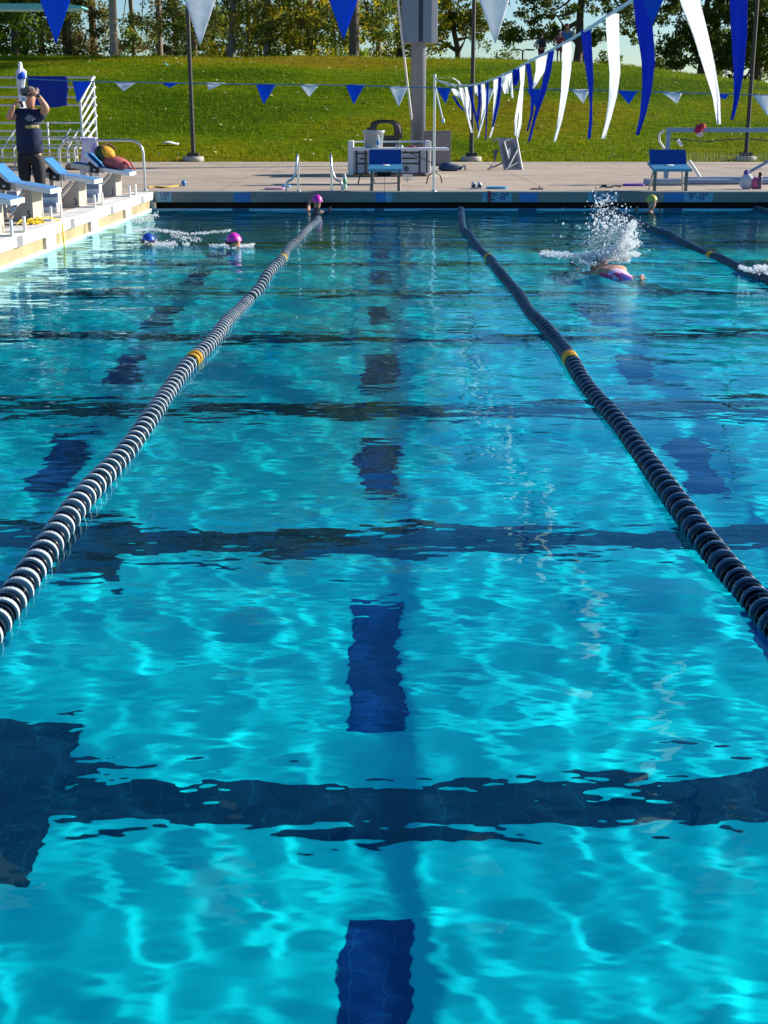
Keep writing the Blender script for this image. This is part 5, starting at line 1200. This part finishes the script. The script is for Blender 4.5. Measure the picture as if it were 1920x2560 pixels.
mb.grid(lambda u, v: g0 + Vector(((u - .5) * .22, .004 + abs(u - .5) * .14, -.105 + .045 * v)), 8, 2, thick=.012); mb.build('shirt_banner', pry, coach)
# the white clicker she holds to her cheek
c0 = pc(57, 251, -.25); t = thing('megaphone', c0, 'small white megaphone held at the cheek of the woman by the blocks', 'megaphone')
mb = MB(); mb.lathe([(.014, -.04), (.02, 0), (.036, .035), (.04, .043), (.034, .04), (.012, -.015)], c0 + Vector((.02, -.02, .01)), 16, rot=(R(70), R(35), 0)); mb.build('horn', wht, t)
mb = MB(); mb.box(c0 + Vector((-.02, .0, -.05)), (.03, .03, .09), (0, R(-20), 0), bev=.008); mb.build('handle', black, t)

def walker(px, pyh, pyf, Y, label, top, bottom, hairm, turn=0.0, pack=None, wide=1.0):
    b = P(px, pyf, Y); hd = P(px, pyh, Y); h = hd.z - b.z; x, z = b.x, b.z
    t = thing('person', (x, Y, z), label, 'person', 'people walking on the hilltop'); k = h / 1.7
    o = lambda dx, dy, dz: Vector((x + dx * k, Y + dy * k, z + dz * k))
    mb = MB(); skin_into(mb, [(o(0, 0, .92), (.15 * k, .1 * k)), (o(0, 0, 1.3), (.17 * k, .1 * k)), (o(0, 0, 1.45), .06 * k), (o(.2, 0, 1.36), .05 * k), (o(.27, .05, 1.08), .04 * k), (o(.26, -.05, .84), .03 * k), (o(-.2, 0, 1.36), .05 * k), (o(-.27, -.05, 1.08), .04 * k), (o(-.26, .08, .84), .03 * k),
        (o(.1, .02, .85), .085 * k), (o(.11, .10, .48), .06 * k), (o(.11, .12, .06), .04 * k), (o(-.1, 0, .85), .085 * k), (o(-.1, -.1, .48), .06 * k), (o(-.1, -.02, .06), .04 * k), (o(.11, -.02, .02), .035 * k), (o(-.1, -.16, .02), .035 * k)],
        [(0, 1), (1, 2), (1, 3), (3, 4), (4, 5), (1, 6), (6, 7), (7, 8), (0, 9), (9, 10), (10, 11), (0, 12), (12, 13), (13, 14), (11, 15), (14, 16)], sub=2)
    head_into(mb, o(0, -.01, 1.57), .105 * k, (math.sin(turn), -math.cos(turn), 0)); mb.build('body', skin2, t)
    mb = MB(); skin_into(mb, [(o(0, 0, .90), (.19 * k * wide, .13 * k)), (o(0, 0, 1.3), (.195 * k * wide, .13 * k)), (o(0, 0, 1.42), .085 * k), (o(.21, 0, 1.35), .07 * k), (o(.25, .03, 1.18), .068 * k), (o(-.21, 0, 1.35), .07 * k), (o(-.25, -.03, 1.18), .068 * k)], [(0, 1), (1, 2), (1, 3), (3, 4), (1, 5), (5, 6)], sub=2); mb.build('shirt', top, t)
    mb = MB(); skin_into(mb, [(o(0, 0, .93), (.18 * k, .13 * k)), (o(.1, .02, .82), .115 * k), (o(.11, .09, .52), .10 * k), (o(-.1, 0, .82), .115 * k), (o(-.1, -.09, .52), .10 * k)], [(0, 1), (1, 2), (0, 3), (3, 4)], sub=2); mb.build('shorts', bottom, t)
    mb = MB(); mb.ball(o(0, .03, 1.63), (.11 * k, .12 * k, .11 * k), 14, lump=.05); mb.ball(o(0, .08, 1.52), (.10 * k, .06 * k, .12 * k), 12); mb.build('hair', hairm, t)
    if pack:
        mb = MB(); mb.box(o(.03, -.22, 1.2), (.36 * k, .22 * k, .50 * k), bev=.07 * k); mb.box(o(.03, -.35, 1.08), (.26 * k, .06 * k, .24 * k), bev=.03 * k); mb.build('backpack', pack, t)
    return t
dkhair = M('dark_hair', (.02, .014, .01), .6)
walker(1352, 86, 160, 66.6, 'person with a large dark backpack on the crest, left of the streamers', M('slate_shirt', (.12, .17, .25), .8), M('maroon_shorts', (.16, .03, .05), .8), dkhair, pack=M('black_backpack', (.012, .016, .02), .7))
walker(1397, 76, 153, 66.0, 'person in a dark red outfit walking on the crest', M('dark_red_shirt', (.22, .025, .04), .8), M('dark_red_shorts', (.20, .02, .04), .8), dkhair)
walker(1414, 60, 154, 67.2, 'taller person in a bright blue shirt beside the one in dark red', M('bright_blue_shirt', (.03, .18, .42), .8), M('grey_shorts', (.1, .1, .11), .8), M('red_brown_hair', (.16, .04, .03), .6))
p = hillY(1814, 186); walker(1814, 172, 195, 64.5, 'small distant figure in white sitting low on the right shoulder of the hill', wht, wht, dkhair)

# swimmers
def swimmer(c, r, face, capm, label, suit, body_dir, upright=False, capname='swim_cap', arms=(), goggles=True, skm=skin, hdip=.0, up=(0, 0, 1)):
    c = Vector(c); t = thing('person', (c.x, c.y, 0), label, 'swimmer', 'swimmers in the pool'); bd = Vector(body_dir).normalized()
    mb = MB(); f, u, s = head_into(mb, c, r, face, up=up); side = bd.cross(Vector((0, 0, 1)))
    if side.length < .1: side = Vector((f.y, -f.x, 0))
    side.normalize(); nk = c - u * r * 1.55 - f * r * .15; ch = nk + bd * .16; hip = nk + bd * .62
    V_ = [(nk, r * .5), (ch, (.15, .10)), (hip, (.13, .10)), (ch + side * .17 - bd * .06, .055), (ch - side * .17 - bd * .06, .055), (hip + side * .08 + bd * .3, .075), (hip + side * .09 + bd * .75, .045), (hip - side * .08 + bd * .3, .075), (hip - side * .09 + bd * .75, .045)]
    E_ = [(0, 1), (1, 2), (1, 3), (1, 4), (2, 5), (5, 6), (2, 7), (7, 8)]
    for k, (e, w_) in enumerate(arms):
        i = len(V_); V_ += [(Vector(e), .038), (Vector(w_), .026)]; E_ += [(3 + k, i), (i, i + 1)]
    skin_into(mb, V_, E_, sub=2)
    for k, (e, w_) in enumerate(arms): hand_into(mb, w_, Vector(w_) - Vector(e), (0, 0, 1) if abs((Vector(w_) - Vector(e)).normalized().z) < .9 else (1, 0, 0), .4)
    mb.build('body', skm, t)
    mb = MB(); skin_into(mb, [(ch - bd * .05, (.165, .118)), (ch + bd * .25, (.150, .115)), (hip + bd * .08, (.148, .118)), (ch + side * .12 - bd * .10, .05), (ch - side * .12 - bd * .10, .05)], [(0, 1), (1, 2), (0, 3), (0, 4)], sub=2); mb.build('swimsuit', suit, t)
    mb = MB(); n = 18; vs = []
    for i in range(11):
        a = math.pi * .5 * i / 10
        for k in range(n):
            q = 2 * math.pi * k / n; cs = math.cos(q)
            z = math.sin(a) * 1.06; rr = math.cos(a) * .99
            vs.append(c + u * r * (z * 1.02 + .02 - .18 * (1 - math.sin(a)) * (-cs)) + f * r * rr * cs * .98 + s * r * rr * math.sin(q) * .93)
    fs = [(i * n + k, i * n + (k + 1) % n, (i + 1) * n + (k + 1) % n, (i + 1) * n + k) for i in range(10) for k in range(n)]
    mb.add(vs, fs, True); mb.build(capname, capm, t)
    if goggles:
        mb = MB(); e = c + f * r * .86 + u * r * .10
        for k in (-1, 1): mb.ball(e + s * r * .36 * k, (r * .28, r * .2, r * .2), 10)
        mb.tube([e + s * r * .95 - f * r * .9, e + s * r * .7 - f * r * .25, e, e - s * r * .7 - f * r * .25, e - s * r * .95 - f * r * .9], r * .07, 6); mb.build('goggles', black, t)
    return t
magenta = M('magenta_cap', (.72, .035, .45), .35, var=.06); capb = M('royal_blue_cap', (.015, .07, .45), .35, var=.06); capy = M('yellow_cap', (.55, .52, .06), .35, var=.1)
Yp = G(586, 618, 0).y; c = P(586, 603, Yp); swimmer((c.x, Yp, max(.035, c.z)), .102, (-.75, -.45, -.25), magenta, 'swimmer in a bright pink cap, head just above the open water', M('navy_suit', (.02, .04, .12), .6), (.85, .35, -.32))
Yb_ = G(372, 614, 0).y; c = P(372, 603, Yb_); swimmer((c.x, Yb_, max(.03, c.z)), .098, (-.35, -.85, -.1), capb, 'swimmer in a royal blue cap amid splashes near the left wall', M('navy_suit', ()), (.7, .6, -.35))
Yw_ = YF - .55; c = P(793, 502, Yw_)
swimmer((c.x, Yw_, c.z), .100, (-.05, 1, .05), magenta, 'girl in a pink cap and blue swimsuit holding the far wall by the lane rope', M('aqua_blue_suit', (.02, .2, .45), .6), (.02, .03, -1), arms=[((c.x + .22, Yw_ + .2, -.05), (c.x + .2, YF - .12, .0)), ((c.x - .17, Yw_ + .12, .02), (c.x - .15, YF - .14, .16))], goggles=False)
c = P(1629, 500, YF - .5); swimmer((c.x, YF - .5, c.z - .02), .104, (.75, -.3, 0), capy, 'swimmer in a yellow cap resting at the far wall below the 9 foot marker', M('navy_suit', ()), (.0, .02, -1), arms=[((c.x - .2, YF - .35, -.08), (c.x - .18, YF - .1, -.0)), ((c.x + .2, YF - .4, -.15), (c.x + .22, YF - .15, -.05))], goggles=False)
# the splashing swimmer, rolling onto one side
pat = bpy.data.materials.new('patterned_suit'); pat.use_nodes = True; _b = pat.node_tree.nodes['Principled BSDF']; _b.inputs['Roughness'].default_value = .5
_c, _n1, _m1 = _noise_color(pat.node_tree, _b, [(.02, .04, .3), (.5, .02, .1), (.62, .42, .66), (.70, .55, .72)], 6.5, detail=2, contrast=(.36, .58)); _c.color_ramp.interpolation = 'CONSTANT'; pat.node_tree.links.new(_c.outputs[0], _b.inputs['Base Color'])
Ys = G(1505, 688, 0).y; c = P(1504, 664, Ys)
c = P(1498, 652, Ys + .22)
swimmer((c.x, Ys + .22, .06), .100, (-.25, .15, .95), M('brown_wet_hair', (.10, .05, .03), .4), 'splashing swimmer on her back in a lilac, navy and red suit', pat, (.30, -.86, -.36), capname='hair', goggles=False, up=(-.38, .88, .25), arms=[((c.x + .36, Ys - .10, -.04), (c.x + .36, Ys - .32, .0)), ((c.x - .26, Ys + .25, -.04), (c.x - .2, Ys + .5, -.03))])

# ------------------------------------------------------------------ splashes and foam
foam = bpy.data.materials.new('white_foam'); foam.use_nodes = True; _n = foam.node_tree; _b = _n.nodes['Principled BSDF']
_b.inputs['Base Color'].default_value = (.96, .97, .98, 1); _b.inputs['Roughness'].default_value = .3
_t = _n.nodes.new('ShaderNodeBsdfTranslucent'); _t.inputs[0].default_value = (.9, .93, .95, 1); _x = _n.nodes.new('ShaderNodeMixShader'); _x.inputs[0].default_value = .6
_n.links.new(_b.outputs[0], _x.inputs[1]); _n.links.new(_t.outputs[0], _x.inputs[2]); _n.links.new(_x.outputs[0], _n.nodes['Material Output'].inputs[0])
_bm = bmesh.new(); bmesh.ops.create_icosphere(_bm, subdivisions=1, radius=1); _bm.verts.index_update()
ICO = np.array([v.co[:] for v in _bm.verts]); ICF = np.array([[v.index for v in f.verts] for f in _bm.faces]); _bm.free()
def drops(name, pts, rad, label, squash=None):
    pts = np.asarray(pts, float); rad = np.asarray(rad, float); n = len(pts)
    sc_ = rad[:, None, None] * (1 + .9 * (rng.random((n, 1, 3)) - .5)) * np.array([1, 1, 1.25])
    if squash is not None: sc_ = sc_ * np.array([1, 1, squash])
    V = (ICO[None] * sc_ * (1 + .12 * rng.normal(size=(n, len(ICO), 1))) + pts[:, None]).reshape(-1, 3)
    Q = (ICF[None] + (np.arange(n) * len(ICO))[:, None, None]).reshape(-1, 3)
    o = bpy.data.objects.new(name, npmesh(name, V, Q, foam)); sc.collection.objects.link(o)
    return tag(o, label, 'splash', kind='stuff')
def pix_cloud(segs, Y, n, r0, r1, dY=.25):
    """segs: (x0,y0,x1,y1,half width px, weight): droplets spread along picture strokes, at real distance Y"""
    w_ = np.array([q[5] for q in segs], float); w_ /= w_.sum(); P_, R_ = [], []
    for k in rng.choice(len(segs), n, p=w_):
        x0, y0, x1, y1, hw, _w = segs[k]; t = rng.random(); x = x0 + (x1 - x0) * t + rng.normal() * hw * .55; y = y0 + (y1 - y0) * t + rng.normal() * hw * .45
        p = P(x, y, Y + rng.normal() * dY)
        if p.z < .0: p.z = abs(p.z) * .15 + .005
        P_.append(p[:]); R_.append(r0 + (r1 - r0) * rng.random() ** 2.2)
    return P_, R_
Yq = Ys + .35
a1, b1 = pix_cloud([(1440, 646, 1530, 630, 12, 3), (1500, 645, 1588, 606, 14, 4), (1552, 615, 1585, 556, 9, 2.2), (1500, 650, 1570, 648, 8, 2)], Yq, 6500, .0026, .0105, .13)
a2, b2 = pix_cloud([(1355, 632, 1450, 642, 7, 2), (1560, 640, 1595, 634, 6, .8), (1450, 655, 1490, 660, 7, .9)], Yq, 2600, .003, .011, .2)
a4, b4 = pix_cloud([(1480, 620, 1545, 560, 30, 2), (1520, 600, 1600, 560, 22, 1), (1500, 540, 1520, 500, 30, .6)], Yq, 1500, .002, .0045, .3)
a3, b3 = pix_cloud([(1490, 570, 1560, 540, 26, 3), (1500, 520, 1520, 480, 24, 1.1), (1480, 600, 1500, 500, 26, 1.3), (1560, 560, 1560, 520, 14, .6), (1585, 590, 1596, 578, 6, .3), (1420, 600, 1480, 520, 38, .35), (1600, 625, 1640, 640, 16, .2)], Yq, 320, .004, .012, .3)
drops('water_splash', a1 + a2 + a3 + a4, b1 + b2 + b3 + b4, 'big white splash and flying drops around the rolling swimmer')
a, b = pix_cloud([(385, 612, 440, 618, 8, 3), (360, 606, 392, 612, 5, 1), (335, 578, 375, 572, 4, 1.2), (375, 572, 470, 585, 5, 1.6), (480, 585, 575, 576, 4, 1.1), (430, 590, 500, 600, 7, .8), (455, 612, 475, 614, 3, .5)], Yb_ + .05, 1700, .003, .009, .22)
drops('water_splash', a, b, 'white splashes beside the swimmer in the royal blue cap')
a, b = pix_cloud([(525, 616, 560, 612, 4, 1), (600, 618, 634, 612, 4, 1.6), (560, 620, 590, 623, 3, .4)], Yp, 600, .004, .011, .15)
drops('water_splash', a, b, 'small white splashes either side of the bright pink cap')
Ye_ = G(1890, 690, 0).y
a, b = pix_cloud([(1850, 668, 1925, 690, 4, 2), (1890, 674, 1935, 672, 9, 2)], Ye_, 1300, .005, .016, .2)
drops('water_splash', a, b, 'white splash cut by the right picture border in front of the third lane rope')
a, b = pix_cloud([(335, 560, 392, 535, 8, 2)], G(365, 555, 0).y, 160, .005, .014, .3)
drops('water_splash', a, b, 'scattered droplets against the corner of the left pool wall')
